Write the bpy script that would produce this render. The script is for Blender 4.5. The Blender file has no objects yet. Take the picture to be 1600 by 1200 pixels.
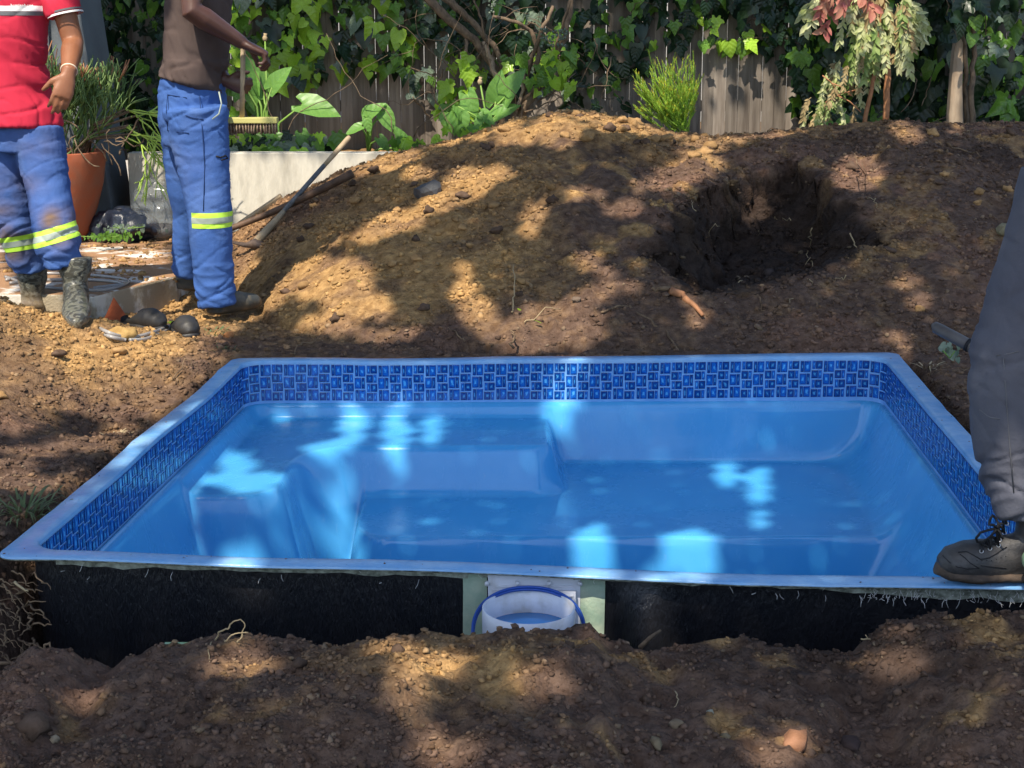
import bpy, bmesh, math, random
import numpy as np
from mathutils import Vector, Matrix, Quaternion, noise
from mathutils.bvhtree import BVHTree
random.seed(7); RNG = np.random.default_rng(7)
scene = bpy.context.scene
COL = scene.collection

# ------------------------------------------------------------------ camera, world, sun, exposure
F_PX, CAM_H = 2400.0, 1.3
PITCH = math.atan(560 / 2400)
cam_d = bpy.data.cameras.new('camera'); cam = bpy.data.objects.new('camera', cam_d); COL.objects.link(cam)
cam.location = (0, 0, CAM_H); cam.rotation_euler = (math.pi / 2 - PITCH, 0, 0)
cam_d.sensor_width = 36; cam_d.lens = 36 * F_PX / 1600; cam_d.clip_start = .05; cam_d.clip_end = 500
scene.camera = cam
SUN = Vector((.22, .52, -.826)).normalized()          # direction the light travels
world = bpy.data.worlds.new('World'); scene.world = world; world.use_nodes = True
wn = world.node_tree.nodes; wl = world.node_tree.links
sky = wn.new('ShaderNodeTexSky'); sky.sky_type = 'NISHITA'; sky.sun_disc = False
sky.sun_elevation = math.asin(-SUN.z); sky.sun_rotation = math.atan2(-SUN.x, -SUN.y) % (2 * math.pi)
wl.new(sky.outputs[0], wn['Background'].inputs[0]); wn['Background'].inputs[1].default_value = .15
sl = bpy.data.lights.new('sun', 'SUN'); sl.energy = 4.1; sl.angle = math.radians(.55); sl.color = (1, .91, .77)
so = bpy.data.objects.new('sun', sl); COL.objects.link(so); so.rotation_euler = SUN.to_track_quat('-Z', 'Y').to_euler()
scene.view_settings.view_transform = 'Standard'; scene.view_settings.look = 'None'
scene.view_settings.exposure = 1.0; scene.view_settings.gamma = 1; scene.view_settings.use_curve_mapping = False

# ------------------------------------------------------------------ helpers
_c, _s = math.cos(PITCH), math.sin(PITCH)
def ray(px, py):
    u = (px - 800) / F_PX; v = (600 - py) / F_PX
    return Vector((u, _c + v * _s, -_s + v * _c))
def onz(px, py, z=0.0):
    d = ray(px, py); return Vector((0, 0, CAM_H)) + d * ((z - CAM_H) / d.z)
def aty(px, py, Y):
    d = ray(px, py); return Vector((0, 0, CAM_H)) + d * (Y / d.y)
def V(*a): return Vector(a)

def _hash(ix, iy, iz, seed):
    h = (ix * 374761393 + iy * 668265263 + iz * 2147483647 + seed * 974711) & 0xffffffff
    h = ((h ^ (h >> 13)) * 1274126177) & 0xffffffff
    return ((h ^ (h >> 16)) & 0xffffff) / float(0xffffff)
def vnoise(x, y, z=0.0, seed=0):
    x, y, z = np.broadcast_arrays(np.asarray(x, float), np.asarray(y, float), np.asarray(z, float))
    ix, iy, iz = np.floor(x).astype(np.int64), np.floor(y).astype(np.int64), np.floor(z).astype(np.int64)
    fx, fy, fz = x - ix, y - iy, z - iz
    fx, fy, fz = [t * t * t * (t * (t * 6 - 15) + 10) for t in (fx, fy, fz)]
    r = 0
    for dx in (0, 1):
        for dy in (0, 1):
            for dz in (0, 1):
                r = r + _hash(ix + dx, iy + dy, iz + dz, seed) * (fx if dx else 1 - fx) * (fy if dy else 1 - fy) * (fz if dz else 1 - fz)
    return r * 2 - 1
def fbm(x, y, z=0.0, oct=4, seed=0, gain=.5):
    a, r, t = 1.0, 0, 0
    for k in range(oct):
        r = r + a * vnoise(x * 2 ** k + 17.3 * k, y * 2 ** k - 9.1 * k, np.asarray(z) * 2 ** k, seed + k); t += a; a *= gain
    return r / t
def worley(x, y, seed=0):
    ix, iy = np.floor(x).astype(np.int64), np.floor(y).astype(np.int64)
    best = np.full(x.shape, 9.0); idv = np.zeros(x.shape)
    for dx in (-1, 0, 1):
        for dy in (-1, 0, 1):
            cx, cy = ix + dx, iy + dy
            px = cx + _hash(cx, cy, 0 * cx, seed); py = cy + _hash(cx, cy, 0 * cx, seed + 5)
            d = (px - x) ** 2 + (py - y) ** 2
            m = d < best; best = np.where(m, d, best); idv = np.where(m, _hash(cx, cy, 0 * cx, seed + 9), idv)
    return np.sqrt(best), idv
def sstep(a, b, x):
    t = np.clip((np.asarray(x, float) - a) / (b - a), 0, 1); return t * t * (3 - 2 * t)

class MB:
    def __init__(s): s.v = []; s.f = []; s.uv = None
    def add(s, vs, fs):
        n = len(s.v); s.v += [tuple(v) for v in vs]; s.f += [tuple(i + n for i in f) for f in fs]; return s
    def tube(s, pts, rad, seg=8, cap=True, ref=None, closed=False):
        """rad: number, or list of number / (ru, rv) per point; ref: direction for ru"""
        pts = [Vector(p) for p in pts]; n = len(pts)
        if not isinstance(rad, (list, tuple)): rad = [rad] * n
        vs = []; fs = []; u = None
        for i, p in enumerate(pts):
            if closed: t = pts[(i + 1) % n] - pts[i - 1]
            else: t = pts[min(i + 1, n - 1)] - pts[max(i - 1, 0)]
            t = t.normalized() if t.length > 1e-9 else Vector((0, 0, 1))
            if ref is not None:
                u = Vector(ref) - t * t.dot(Vector(ref))
            elif u is None:
                a = Vector((0, 0, 1)) if abs(t.z) < .9 else Vector((1, 0, 0)); u = a - t * a.dot(t)
            else: u = u - t * u.dot(t)
            u.normalize(); w = t.cross(u); r = rad[i]; ru, rv = r if isinstance(r, (list, tuple)) else (r, r)
            for k in range(seg):
                a = 2 * math.pi * k / seg; vs.append(p + u * (ru * math.cos(a)) + w * (rv * math.sin(a)))
        m = n if closed else n - 1
        for i in range(m):
            j = (i + 1) % n
            for k in range(seg):
                k2 = (k + 1) % seg; fs.append((i * seg + k, i * seg + k2, j * seg + k2, j * seg + k))
        if cap and not closed:
            fs.append(tuple(range(seg))[::-1]); fs.append(tuple((n - 1) * seg + k for k in range(seg)))
        return s.add(vs, fs)
    def ball(s, c, r, seg=10, rot=None):
        r = r if isinstance(r, (tuple, list)) else (r, r, r); c = Vector(c); vs = []; fs = []; R = max(4, seg // 2 + 1)
        for i in range(R + 1):
            th = math.pi * i / R
            for k in range(seg):
                a = 2 * math.pi * k / seg; v = Vector((r[0] * math.sin(th) * math.cos(a), r[1] * math.sin(th) * math.sin(a), r[2] * math.cos(th)))
                if rot is not None: v = rot @ v
                vs.append(c + v)
        for i in range(R):
            for k in range(seg):
                k2 = (k + 1) % seg; fs.append((i * seg + k, (i + 1) * seg + k, (i + 1) * seg + k2, i * seg + k2))
        return s.add(vs, fs)
    def box(s, a, b, bev=0):
        x0, y0, z0 = a; x1, y1, z1 = b
        return s.add([(x0, y0, z0), (x1, y0, z0), (x1, y1, z0), (x0, y1, z0), (x0, y0, z1), (x1, y0, z1), (x1, y1, z1), (x0, y1, z1)],
                     [(3, 2, 1, 0), (4, 5, 6, 7), (0, 1, 5, 4), (1, 2, 6, 5), (2, 3, 7, 6), (3, 0, 4, 7)])
    def lathe(s, c, prof, seg=32):
        c = Vector(c); vs = []; fs = []
        for r, z in prof:
            for k in range(seg):
                a = 2 * math.pi * k / seg; vs.append(c + Vector((r * math.cos(a), r * math.sin(a), z)))
        for i in range(len(prof) - 1):
            for k in range(seg):
                k2 = (k + 1) % seg; fs.append((i * seg + k, i * seg + k2, (i + 1) * seg + k2, (i + 1) * seg + k))
        return s.add(vs, fs)
    def mesh(s, name, mat=None, smooth=True):
        me = bpy.data.meshes.new(name); me.from_pydata(s.v, [], s.f); me.update()
        if smooth: me.polygons.foreach_set('use_smooth', [True] * len(me.polygons))
        if mat: me.materials.append(mat)
        return me
    def build(s, name, mat=None, parent=None, smooth=True, **kw):
        return obj(name, s.mesh(name, mat, smooth), parent, **kw)

def obj(name, me, parent=None, **kw):
    o = bpy.data.objects.new(name, me); COL.objects.link(o)
    if parent is not None:
        o.parent = parent; o.matrix_parent_inverse = Matrix.Translation(-Vector(parent.location)) if parent.type == 'EMPTY' and not any(parent.rotation_euler) else Matrix()
    return tag(o, **kw)
def tag(o, label=None, cat=None, group=None, kind=None):
    if label: o['label'] = label
    if cat: o['category'] = cat
    if group: o['group'] = group
    if kind: o['kind'] = kind
    return o
def thing(name, loc, label, cat, group=None):
    o = bpy.data.objects.new(name, None); COL.objects.link(o); o.location = loc; o.empty_display_size = .05
    return tag(o, label, cat, group)

def grid_mesh(name, X, Y, Z, mask=None, mat=None, color=None):
    """X,Y,Z 2-D arrays; mask of quads kept; color (...,3) vertex colours"""
    ny, nx = X.shape; idx = np.arange(nx * ny).reshape(ny, nx)
    q = np.stack([idx[:-1, :-1], idx[:-1, 1:], idx[1:, 1:], idx[1:, :-1]], -1)
    q = q[mask] if mask is not None else q.reshape(-1, 4)
    used = np.unique(q); remap = np.full(nx * ny, -1); remap[used] = np.arange(len(used)); q = remap[q]
    co = np.stack([X.ravel(), Y.ravel(), Z.ravel()], -1)[used]
    return np_mesh(name, co, q, mat, None if color is None else color.reshape(-1, color.shape[-1])[used])
def np_mesh(name, co, faces, mat=None, color=None, smooth=True):
    me = bpy.data.meshes.new(name); n, k = faces.shape
    me.vertices.add(len(co)); me.vertices.foreach_set('co', co.astype(np.float32).ravel())
    me.loops.add(n * k); me.loops.foreach_set('vertex_index', faces.astype(np.int32).ravel())
    me.polygons.add(n); me.polygons.foreach_set('loop_start', np.arange(0, n * k, k, dtype=np.int32))
    me.polygons.foreach_set('use_smooth', np.full(n, smooth))
    me.update(calc_edges=True)
    if color is not None:
        at = me.color_attributes.new('tone', 'FLOAT_COLOR', 'POINT')
        c4 = np.ones((len(co), 4), np.float32); c4[:, :color.shape[1]] = color; at.data.foreach_set('color', c4.ravel())
    if mat: me.materials.append(mat)
    return me

def fuse(mb, voxel, smooth=3, fac=.5):
    me = mb.mesh('tmp'); o = bpy.data.objects.new('tmp', me); COL.objects.link(o)
    r = o.modifiers.new('r', 'REMESH'); r.mode = 'VOXEL'; r.voxel_size = voxel
    if smooth:
        s = o.modifiers.new('s', 'SMOOTH'); s.iterations = smooth; s.factor = fac
    dg = bpy.context.evaluated_depsgraph_get(); dg.update()
    out = bpy.data.meshes.new_from_object(o.evaluated_get(dg))
    bpy.data.objects.remove(o); bpy.data.meshes.remove(me)
    out.polygons.foreach_set('use_smooth', [True] * len(out.polygons)); out.materials.clear()
    return out
def getco(me):
    co = np.empty(len(me.vertices) * 3, np.float32); me.vertices.foreach_get('co', co); return co.reshape(-1, 3).astype(float)
def getno(me):
    co = np.empty(len(me.vertices) * 3, np.float32); me.vertices.foreach_get('normal', co); return co.reshape(-1, 3).astype(float)
def setco(me, co): me.vertices.foreach_set('co', co.astype(np.float32).ravel()); me.update()
def paint(me, col):
    at = me.color_attributes.new('tone', 'FLOAT_COLOR', 'POINT'); c4 = np.ones((len(me.vertices), 4), np.float32); c4[:, :3] = col
    at.data.foreach_set('color', c4.ravel())

# ------------------------------------------------------------------ materials
def mat(name, col, rough=.7, spec=.4, var=None, vscale=8, bump=0, bscale=60, metal=0, coat=0, tone=False, transl=0, subs=0, stretch=(1, 1, 1), hue=0, detail=5, alpha=None, vmix=(.35, .65), coord='Object'):
    m = bpy.data.materials.new(name); m.use_nodes = True; nt = m.node_tree; N = nt.nodes; L = nt.links
    b = N['Principled BSDF']; b.inputs['Roughness'].default_value = rough; b.inputs['Metallic'].default_value = metal
    b.inputs['Specular IOR Level'].default_value = spec; b.inputs['Coat Weight'].default_value = coat; b.inputs['Coat Roughness'].default_value = .06
    tc = N.new('ShaderNodeTexCoord'); mp = N.new('ShaderNodeMapping'); mp.inputs['Scale'].default_value = stretch
    if coord == 'World':
        g = N.new('ShaderNodeNewGeometry'); L.new(g.outputs['Position'], mp.inputs[0])
    else: L.new(tc.outputs[coord], mp.inputs[0])
    def rgb(c):
        n = N.new('ShaderNodeRGB'); n.outputs[0].default_value = (*c, 1); return n.outputs[0]
    cur = rgb(col)
    if tone:
        a = N.new('ShaderNodeAttribute'); a.attribute_name = 'tone'; cur = a.outputs['Color']
    if var is not None:
        n = N.new('ShaderNodeTexNoise'); n.inputs['Scale'].default_value = vscale; n.inputs['Detail'].default_value = detail; n.inputs['Roughness'].default_value = .6; L.new(mp.outputs[0], n.inputs[0])
        r = N.new('ShaderNodeMapRange'); r.inputs[1].default_value = vmix[0]; r.inputs[2].default_value = vmix[1]; L.new(n.outputs[0], r.inputs[0])
        mx = N.new('ShaderNodeMix'); mx.data_type = 'RGBA'; L.new(r.outputs[0], mx.inputs[0]); L.new(cur, mx.inputs[6])
        if tone:
            mu = N.new('ShaderNodeMix'); mu.data_type = 'RGBA'; mu.blend_type = 'MULTIPLY'; mu.inputs[0].default_value = 1; L.new(cur, mu.inputs[6]); mu.inputs[7].default_value = (*var, 1); L.new(mu.outputs[2], mx.inputs[7])
        else: mx.inputs[7].default_value = (*var, 1)
        cur = mx.outputs[2]
    if hue:
        oi = N.new('ShaderNodeObjectInfo'); h = N.new('ShaderNodeHueSaturation'); r = N.new('ShaderNodeMapRange')
        r.inputs[3].default_value = 1 - hue; r.inputs[4].default_value = 1 + hue; L.new(oi.outputs['Random'], r.inputs[0]); L.new(r.outputs[0], h.inputs['Value']); L.new(cur, h.inputs['Color']); cur = h.outputs[0]
    L.new(cur, b.inputs['Base Color'])
    if bump:
        n = N.new('ShaderNodeTexNoise'); n.inputs['Scale'].default_value = bscale; n.inputs['Detail'].default_value = 6; n.inputs['Roughness'].default_value = .65; L.new(mp.outputs[0], n.inputs[0])
        bp = N.new('ShaderNodeBump'); bp.inputs['Strength'].default_value = 1; bp.inputs['Distance'].default_value = bump; L.new(n.outputs[0], bp.inputs['Height']); L.new(bp.outputs[0], b.inputs['Normal'])
    if subs: b.inputs['Subsurface Weight'].default_value = subs; b.inputs['Subsurface Radius'].default_value = (.012, .005, .003)
    if transl:
        t = N.new('ShaderNodeBsdfTranslucent'); L.new(cur, t.inputs[0]); ms = N.new('ShaderNodeMixShader'); ms.inputs[0].default_value = transl
        L.new(b.outputs[0], ms.inputs[1]); L.new(t.outputs[0], ms.inputs[2]); L.new(ms.outputs[0], N['Material Output'].inputs[0])
    m['b'] = 1
    return m
M = {}
M['soil'] = mat('soil', (.1, .07, .05), .95, .15, var=(.55, .5, .46), vscale=30, bump=.006, bscale=70, tone=True, coord='World')
def soilbump(m):
    nt = m.node_tree; N = nt.nodes; L = nt.links; b = N['Principled BSDF']; bp0 = [n for n in N if n.type == 'BUMP'][0]; g = N.new('ShaderNodeNewGeometry')
    prev = bp0.outputs[0]
    for sc, ds in ((48, .007), (110, .0035)):
        v = N.new('ShaderNodeTexVoronoi'); v.inputs['Scale'].default_value = sc; v.inputs['Randomness'].default_value = 1; L.new(g.outputs['Position'], v.inputs['Vector'])
        bp = N.new('ShaderNodeBump'); bp.invert = True; bp.inputs['Strength'].default_value = .8; bp.inputs['Distance'].default_value = ds; L.new(v.outputs['Distance'], bp.inputs['Height']); L.new(prev, bp.inputs['Normal']); prev = bp.outputs[0]
    L.new(prev, b.inputs['Normal'])
soilbump(M['soil'])
M['clod'] = mat('clod', (.1, .07, .05), .95, .15, var=(.7, .66, .6), vscale=40, bump=.003, bscale=120, tone=True, coord='World')
M['gel'] = mat('gelcoat', (.052, .32, .64), .16, .4, var=(.072, .345, .66), vscale=2.2, bump=.0012, bscale=3, coat=.2)
def gelrough(m):
    nt = m.node_tree; N = nt.nodes; L = nt.links; b = N['Principled BSDF']; g = N.new('ShaderNodeNewGeometry'); mp = N.new('ShaderNodeMapping'); mp.inputs['Scale'].default_value = (1, 1, .25); L.new(g.outputs['Position'], mp.inputs[0])
    n = N.new('ShaderNodeTexNoise'); n.inputs['Scale'].default_value = 5; n.inputs['Detail'].default_value = 8; n.inputs['Roughness'].default_value = .75; L.new(mp.outputs[0], n.inputs[0]); r = N.new('ShaderNodeMapRange'); r.inputs[1].default_value = .4; r.inputs[2].default_value = .7; r.inputs[3].default_value = .12; r.inputs[4].default_value = .42; L.new(n.outputs[0], r.inputs[0]); L.new(r.outputs[0], b.inputs['Roughness'])
    # fine pale scuffs and dust
    n2 = N.new('ShaderNodeTexNoise'); n2.inputs['Scale'].default_value = 38; n2.inputs['Detail'].default_value = 9; n2.inputs['Roughness'].default_value = .8; L.new(mp.outputs[0], n2.inputs[0]); r2 = N.new('ShaderNodeMapRange'); r2.inputs[1].default_value = .60; r2.inputs[2].default_value = .78; r2.inputs[3].default_value = 0; r2.inputs[4].default_value = .35; L.new(n2.outputs[0], r2.inputs[0])
    src = b.inputs['Base Color'].links[0].from_socket; mx = N.new('ShaderNodeMix'); mx.data_type = 'RGBA'; L.new(r2.outputs[0], mx.inputs[0]); L.new(src, mx.inputs[6]); mx.inputs[7].default_value = (.45, .55, .62, 1); L.new(mx.outputs[2], b.inputs['Base Color'])
gelrough(M['gel'])
M['rim'] = mat('gelcoat_rim', (.12, .32, .60), .26, .4, var=(.24, .42, .64), vscale=9, bump=.004, bscale=14, stretch=(1, 1, 1))
M['grout'] = mat('tile_grout', (.13, .34, .70), .3, .5, var=(.20, .42, .75), vscale=20)
M['black'] = mat('black_bitumen_coating', (.006, .007, .010), .27, .6, var=(.012, .012, .014), vscale=14, bump=.006, bscale=110, stretch=(1, 1, .3))
M['fibre'] = mat('raw_fibreglass', (.26, .36, .27), .45, .4, var=(.40, .46, .34), vscale=18, bump=.002, bscale=80)
M['fibre_edge'] = mat('fibreglass_edge', (.42, .44, .36), .7, .3, var=(.12, .13, .1), vscale=60)
M['white_pl'] = mat('white_plastic', (.60, .62, .68), .34, .5, var=(.40, .39, .37), vscale=14, vmix=(.5, .75))
M['blue_cable'] = mat('blue_cable', (.01, .06, .30), .35, .5)
M['lid'] = mat('blue_lid', (.02, .26, .66), .2, .5)
M['wallw'] = mat('whitewashed_wall', (.58, .54, .45), .9, .2, var=(.36, .33, .27), vscale=10, bump=.005, bscale=45, stretch=(1, 1, .3), vmix=(.45, .75))
M['greyw'] = mat('grey_plaster', (.13, .145, .155), .85, .2, var=(.11, .12, .13), vscale=5, bump=.003, bscale=70)
M['farwall'] = mat('cream_wall', (.5, .5, .48), .9)
M['conc'] = mat('concrete', (.34, .28, .19), .9, .2, var=(.60, .55, .46), vscale=7, bump=.006, bscale=60, vmix=(.48, .6))
M['slabtop'] = mat('concrete_dusty', (.30, .17, .09), .9, .2, var=(.66, .62, .55), vscale=5, bump=.006, bscale=60, vmix=(.5, .6))
M['board'] = mat('weathered_board', (.12, .098, .08), .9, .15, var=(.24, .205, .17), vscale=22, bump=.003, bscale=60, stretch=(1, 1, .08), hue=.25, coord='World')
M['bark'] = mat('bark', (.20, .14, .09), .9, .2, var=(.09, .065, .045), vscale=40, bump=.004, bscale=80, stretch=(1, 1, .5))
M['palewood'] = mat('pale_wood', (.40, .31, .22), .85, .2, var=(.24, .17, .11), vscale=14, bump=.003, bscale=70, stretch=(1, 1, .2))
M['root'] = mat('root', (.22, .15, .09), .9, .1, var=(.09, .06, .04), vscale=30)
M['handle'] = mat('tool_handle', (.13, .075, .045), .6, .3, var=(.06, .035, .022), vscale=14, bump=.001, bscale=60)
M['handle_pale'] = mat('pale_handle', (.42, .32, .20), .6, .3, var=(.3, .22, .13), vscale=20)
M['wrap'] = mat('taped_handle', (.05, .055, .06), .4, .5, var=(.16, .16, .16), vscale=25)
M['steel'] = mat('rusty_steel', (.13, .085, .06), .65, .4, var=(.06, .045, .04), vscale=25, bump=.002, bscale=60, metal=.3)
M['terra'] = mat('terracotta', (.34, .085, .035), .7, .3, var=(.28, .10, .055), vscale=12, bump=.002, bscale=40)
M['pvc'] = mat('grey_pipe', (.10, .09, .085), .5, .4, var=(.07, .06, .055), vscale=20)
M['slate'] = mat('slate_stone', (.045, .045, .05), .6, .4, var=(.07, .07, .07), vscale=20, bump=.004, bscale=50)
M['redpol'] = mat('red_polo', (.52, .030, .060), .85, .2, var=(.46, .022, .05), vscale=5, bump=.0008, bscale=400)
M['brownt'] = mat('brown_shirt', (.062, .044, .040), .9, .15, var=(.085, .062, .055), vscale=5, bump=.0008, bscale=400)
M['trouser'] = mat('blue_work_trouser', (.075, .16, .42), .85, .2, var=(.82, .86, .92), vscale=9, bump=.004, bscale=26, tone=True)
M['greytr'] = mat('grey_trouser', (.082, .085, .108), .85, .2, var=(.105, .107, .128), vscale=5, bump=.003, bscale=30)
M['navy'] = mat('navy_shirt', (.012, .03, .10), .85, .2)
M['skin1'] = mat('tan_skin', (.27, .112, .055), .5, .4, var=(.22, .085, .04), vscale=8, subs=.1)
M['skin2'] = mat('brown_skin', (.085, .038, .025), .45, .45, var=(.065, .028, .02), vscale=8, subs=.05)
M['hair'] = mat('black_hair', (.01, .008, .007), .6, .3)
M['eye'] = mat('eye_white', (.7, .68, .65), .2)
M['whitecl'] = mat('white_cloth', (.78, .77, .75), .8)
M['greycl'] = mat('grey_cloth', (.12, .12, .13), .8)
M['lime'] = mat('lime_reflective', (.50, .80, .07), .6, .4)
M['silver'] = mat('silver_reflective', (.30, .35, .30), .45, .5)
M['bead'] = mat('bracelet', (.75, .6, .45), .5)
M['shoe'] = mat('black_shoe', (.02, .02, .022), .55, .4, var=(.04, .036, .03), vscale=20)
M['leather'] = mat('dusty_leather', (.036, .035, .036), .5, .4, var=(.065, .058, .052), vscale=13, bump=.002, bscale=110, vmix=(.42, .72))
M['sole'] = mat('boot_sole', (.05, .038, .03), .8, .3, var=(.10, .07, .05), vscale=25, bump=.003, bscale=60)
M['lace'] = mat('black_lace', (.006, .006, .008), .7)
M['metal'] = mat('eyelet_metal', (.4, .4, .42), .3, metal=.9)
M['green_pl'] = mat('green_plastic', (.12, .25, .04), .4, .5, var=(.3, .42, .3), vscale=6)
M['bag_black'] = mat('black_bag', (.012, .016, .028), .35, .5, bump=.01, bscale=12)
M['broom'] = mat('broom_block', (.46, .42, .14), .6)
M['bristle'] = mat('broom_bristle', (.12, .075, .05), .8, var=(.3, .22, .14), vscale=60)
M['brick'] = mat('orange_clay', (.46, .12, .05), .85, .2, var=(.35, .09, .04), vscale=30, bump=.003, bscale=60)
M['needle'] = mat('feathery_green', (.26, .46, .06), .6, .3, var=(.40, .58, .08), vscale=12, transl=.4)
M['needle_tip'] = mat('yellow_tip', (.5, .42, .03), .6, .3, transl=.3)
M['cactus'] = mat('pencil_stem_green', (.08, .15, .04), .5, .4, var=(.15, .22, .06), vscale=6)
M['cactus_tip'] = mat('pencil_stem_orange', (.30, .13, .06), .5, .4)
M['cactus_lime'] = mat('pencil_stem_lime', (.32, .46, .07), .5, .4)
M['dkleaf'] = mat('dark_leaf', (.02, .045, .016), .4, .4, var=(.035, .07, .02), vscale=9, transl=.2)
M['arum'] = mat('broad_leaf', (.12, .27, .06), .4, .4, var=(.17, .34, .06), vscale=16, transl=.35)
M['wilt'] = mat('wilted_leaf', (.32, .37, .12), .75, .2, var=(.55, .55, .34), vscale=16, transl=.3)
M['wilt2'] = mat('wilted_green_leaf', (.15, .24, .06), .7, .2, var=(.30, .36, .14), vscale=16, transl=.3)
M['wilt3'] = mat('wilted_brown_leaf', (.24, .17, .08), .8, .2, var=(.40, .32, .17), vscale=16, transl=.2)
M['redleaf'] = mat('red_leaf', (.42, .11, .11), .6, .3, var=(.50, .26, .16), vscale=16, transl=.35)
M['stem_o'] = mat('orange_stem', (.36, .17, .08), .7, .3, var=(.25, .11, .05), vscale=30)
M['green_stem'] = mat('green_stem', (.16, .28, .05), .5, .3)
M['grass'] = mat('grass_blade', (.09, .13, .05), .6, .3, var=(.16, .19, .09), vscale=16, transl=.3)
M['dry'] = mat('dry_straw', (.34, .26, .15), .8, .2)
def leafveins(m, k):
    """paler midrib and side veins along the leaf's own axes, with relief"""
    nt = m.node_tree; N = nt.nodes; L = nt.links; b = N['Principled BSDF']; tc = N.new('ShaderNodeTexCoord'); sp = N.new('ShaderNodeSeparateXYZ'); L.new(tc.outputs['Object'], sp.inputs[0])
    def mth(op, a, bb=None):
        n = N.new('ShaderNodeMath'); n.operation = op
        for i, q in enumerate((a, bb)):
            if q is None: continue
            if isinstance(q, (int, float)): n.inputs[i].default_value = q
            else: L.new(q, n.inputs[i])
        return n.outputs[0]
    ax = mth('ABSOLUTE', sp.outputs[0]); st = mth('FRACT', mth('MULTIPLY', mth('SUBTRACT', sp.outputs[1], mth('MULTIPLY', ax, .9)), 3.6)); line = mth('LESS_THAN', mth('ABSOLUTE', mth('SUBTRACT', st, .5)), .055); mid = mth('LESS_THAN', ax, .018)
    v = mth('MULTIPLY', mth('MAXIMUM', line, mid), k); src = b.inputs['Base Color'].links[0].from_socket
    mx = N.new('ShaderNodeMix'); mx.data_type = 'RGBA'; mx.blend_type = 'ADD'; L.new(v, mx.inputs[0]); L.new(src, mx.inputs[6]); mx.inputs[7].default_value = (.07, .10, .04, 1); L.new(mx.outputs[2], b.inputs['Base Color'])
    bp = N.new('ShaderNodeBump'); bp.inputs['Distance'].default_value = .006; bp.inputs['Strength'].default_value = .5; L.new(mth('ABSOLUTE', mth('SUBTRACT', st, .5)), bp.inputs['Height']); L.new(bp.outputs[0], b.inputs['Normal'])
leafveins(M['arum'], .35)
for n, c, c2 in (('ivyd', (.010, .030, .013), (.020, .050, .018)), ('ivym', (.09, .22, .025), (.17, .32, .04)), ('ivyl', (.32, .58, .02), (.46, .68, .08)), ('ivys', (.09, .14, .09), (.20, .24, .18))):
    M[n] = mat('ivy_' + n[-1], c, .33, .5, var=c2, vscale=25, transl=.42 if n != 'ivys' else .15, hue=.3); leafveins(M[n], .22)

def camo():
    m = mat('camouflage_rubber', (.07, .07, .06), .35, .5, bump=.002, bscale=20); nt = m.node_tree; N = nt.nodes; L = nt.links; b = N['Principled BSDF']
    tc = N.new('ShaderNodeTexCoord'); w = N.new('ShaderNodeTexWave'); w.inputs['Scale'].default_value = 7; w.inputs['Distortion'].default_value = 14; w.inputs['Detail'].default_value = 2.5; w.inputs['Detail Scale'].default_value = 2.2
    mp = N.new('ShaderNodeMapping'); mp.inputs['Scale'].default_value = (1, 1, 2.2); L.new(tc.outputs['Object'], mp.inputs[0]); L.new(mp.outputs[0], w.inputs[0])
    r = N.new('ShaderNodeValToRGB'); e = r.color_ramp.elements; e[0].position = .0; e[0].color = (.045, .043, .032, 1); e[1].position = .55; e[1].color = (.075, .075, .065, 1)
    x = e.new(.62); x.color = (.20, .20, .165, 1); x = e.new(.8); x.color = (.12, .115, .085, 1)
    L.new(w.outputs[0], r.inputs[0])
    g = N.new('ShaderNodeSeparateXYZ'); ge = N.new('ShaderNodeNewGeometry'); L.new(ge.outputs['Position'], g.inputs[0])
    mr = N.new('ShaderNodeMapRange'); mr.inputs[1].default_value = .14; mr.inputs[2].default_value = .03; L.new(g.outputs[2], mr.inputs[0])
    mx = N.new('ShaderNodeMix'); mx.data_type = 'RGBA'; L.new(mr.outputs[0], mx.inputs[0]); L.new(r.outputs[0], mx.inputs[6]); mx.inputs[7].default_value = (.22, .15, .08, 1); L.new(mx.outputs[2], b.inputs['Base Color'])
    return m
M['camo'] = camo()
def tilemat(name, edge, mid, light):
    m = bpy.data.materials.new(name); m.use_nodes = True; nt = m.node_tree; N = nt.nodes; L = nt.links; b = N['Principled BSDF']; b.inputs['Roughness'].default_value = .18; b.inputs['Coat Weight'].default_value = .3
    uv = N.new('ShaderNodeUVMap'); sep = N.new('ShaderNodeSeparateXYZ'); L.new(uv.outputs[0], sep.inputs[0])
    def mth(op, a, bb=None):
        n = N.new('ShaderNodeMath'); n.operation = op
        for i, q in enumerate((a, bb)):
            if q is None: continue
            if isinstance(q, (int, float)): n.inputs[i].default_value = q
            else: L.new(q, n.inputs[i])
        return n.outputs[0]
    ax = mth('ABSOLUTE', mth('SUBTRACT', sep.outputs[0], .5)); ay = mth('ABSOLUTE', mth('SUBTRACT', sep.outputs[1], .5)); d = mth('MAXIMUM', ax, ay)
    g = N.new('ShaderNodeNewGeometry'); n1 = N.new('ShaderNodeTexNoise'); n1.inputs['Scale'].default_value = 90; n1.inputs['Detail'].default_value = 3; L.new(g.outputs['Position'], n1.inputs[0])
    k = mth('ADD', d, mth('MULTIPLY', mth('SUBTRACT', n1.outputs[0], .5), .55))
    r = N.new('ShaderNodeValToRGB'); e = r.color_ramp.elements; e[0].position = .08; e[0].color = (*light, 1); e[1].position = .2; e[1].color = (*mid, 1); x = e.new(.36); x.color = (*mid, 1); x = e.new(.43); x.color = (*edge, 1)
    L.new(k, r.inputs[0]); L.new(r.outputs[0], b.inputs['Base Color']); return m
M['tileA'] = tilemat('tile_cobalt', (.003, .050, .27), (.008, .115, .46), (.09, .38, .74))
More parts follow.
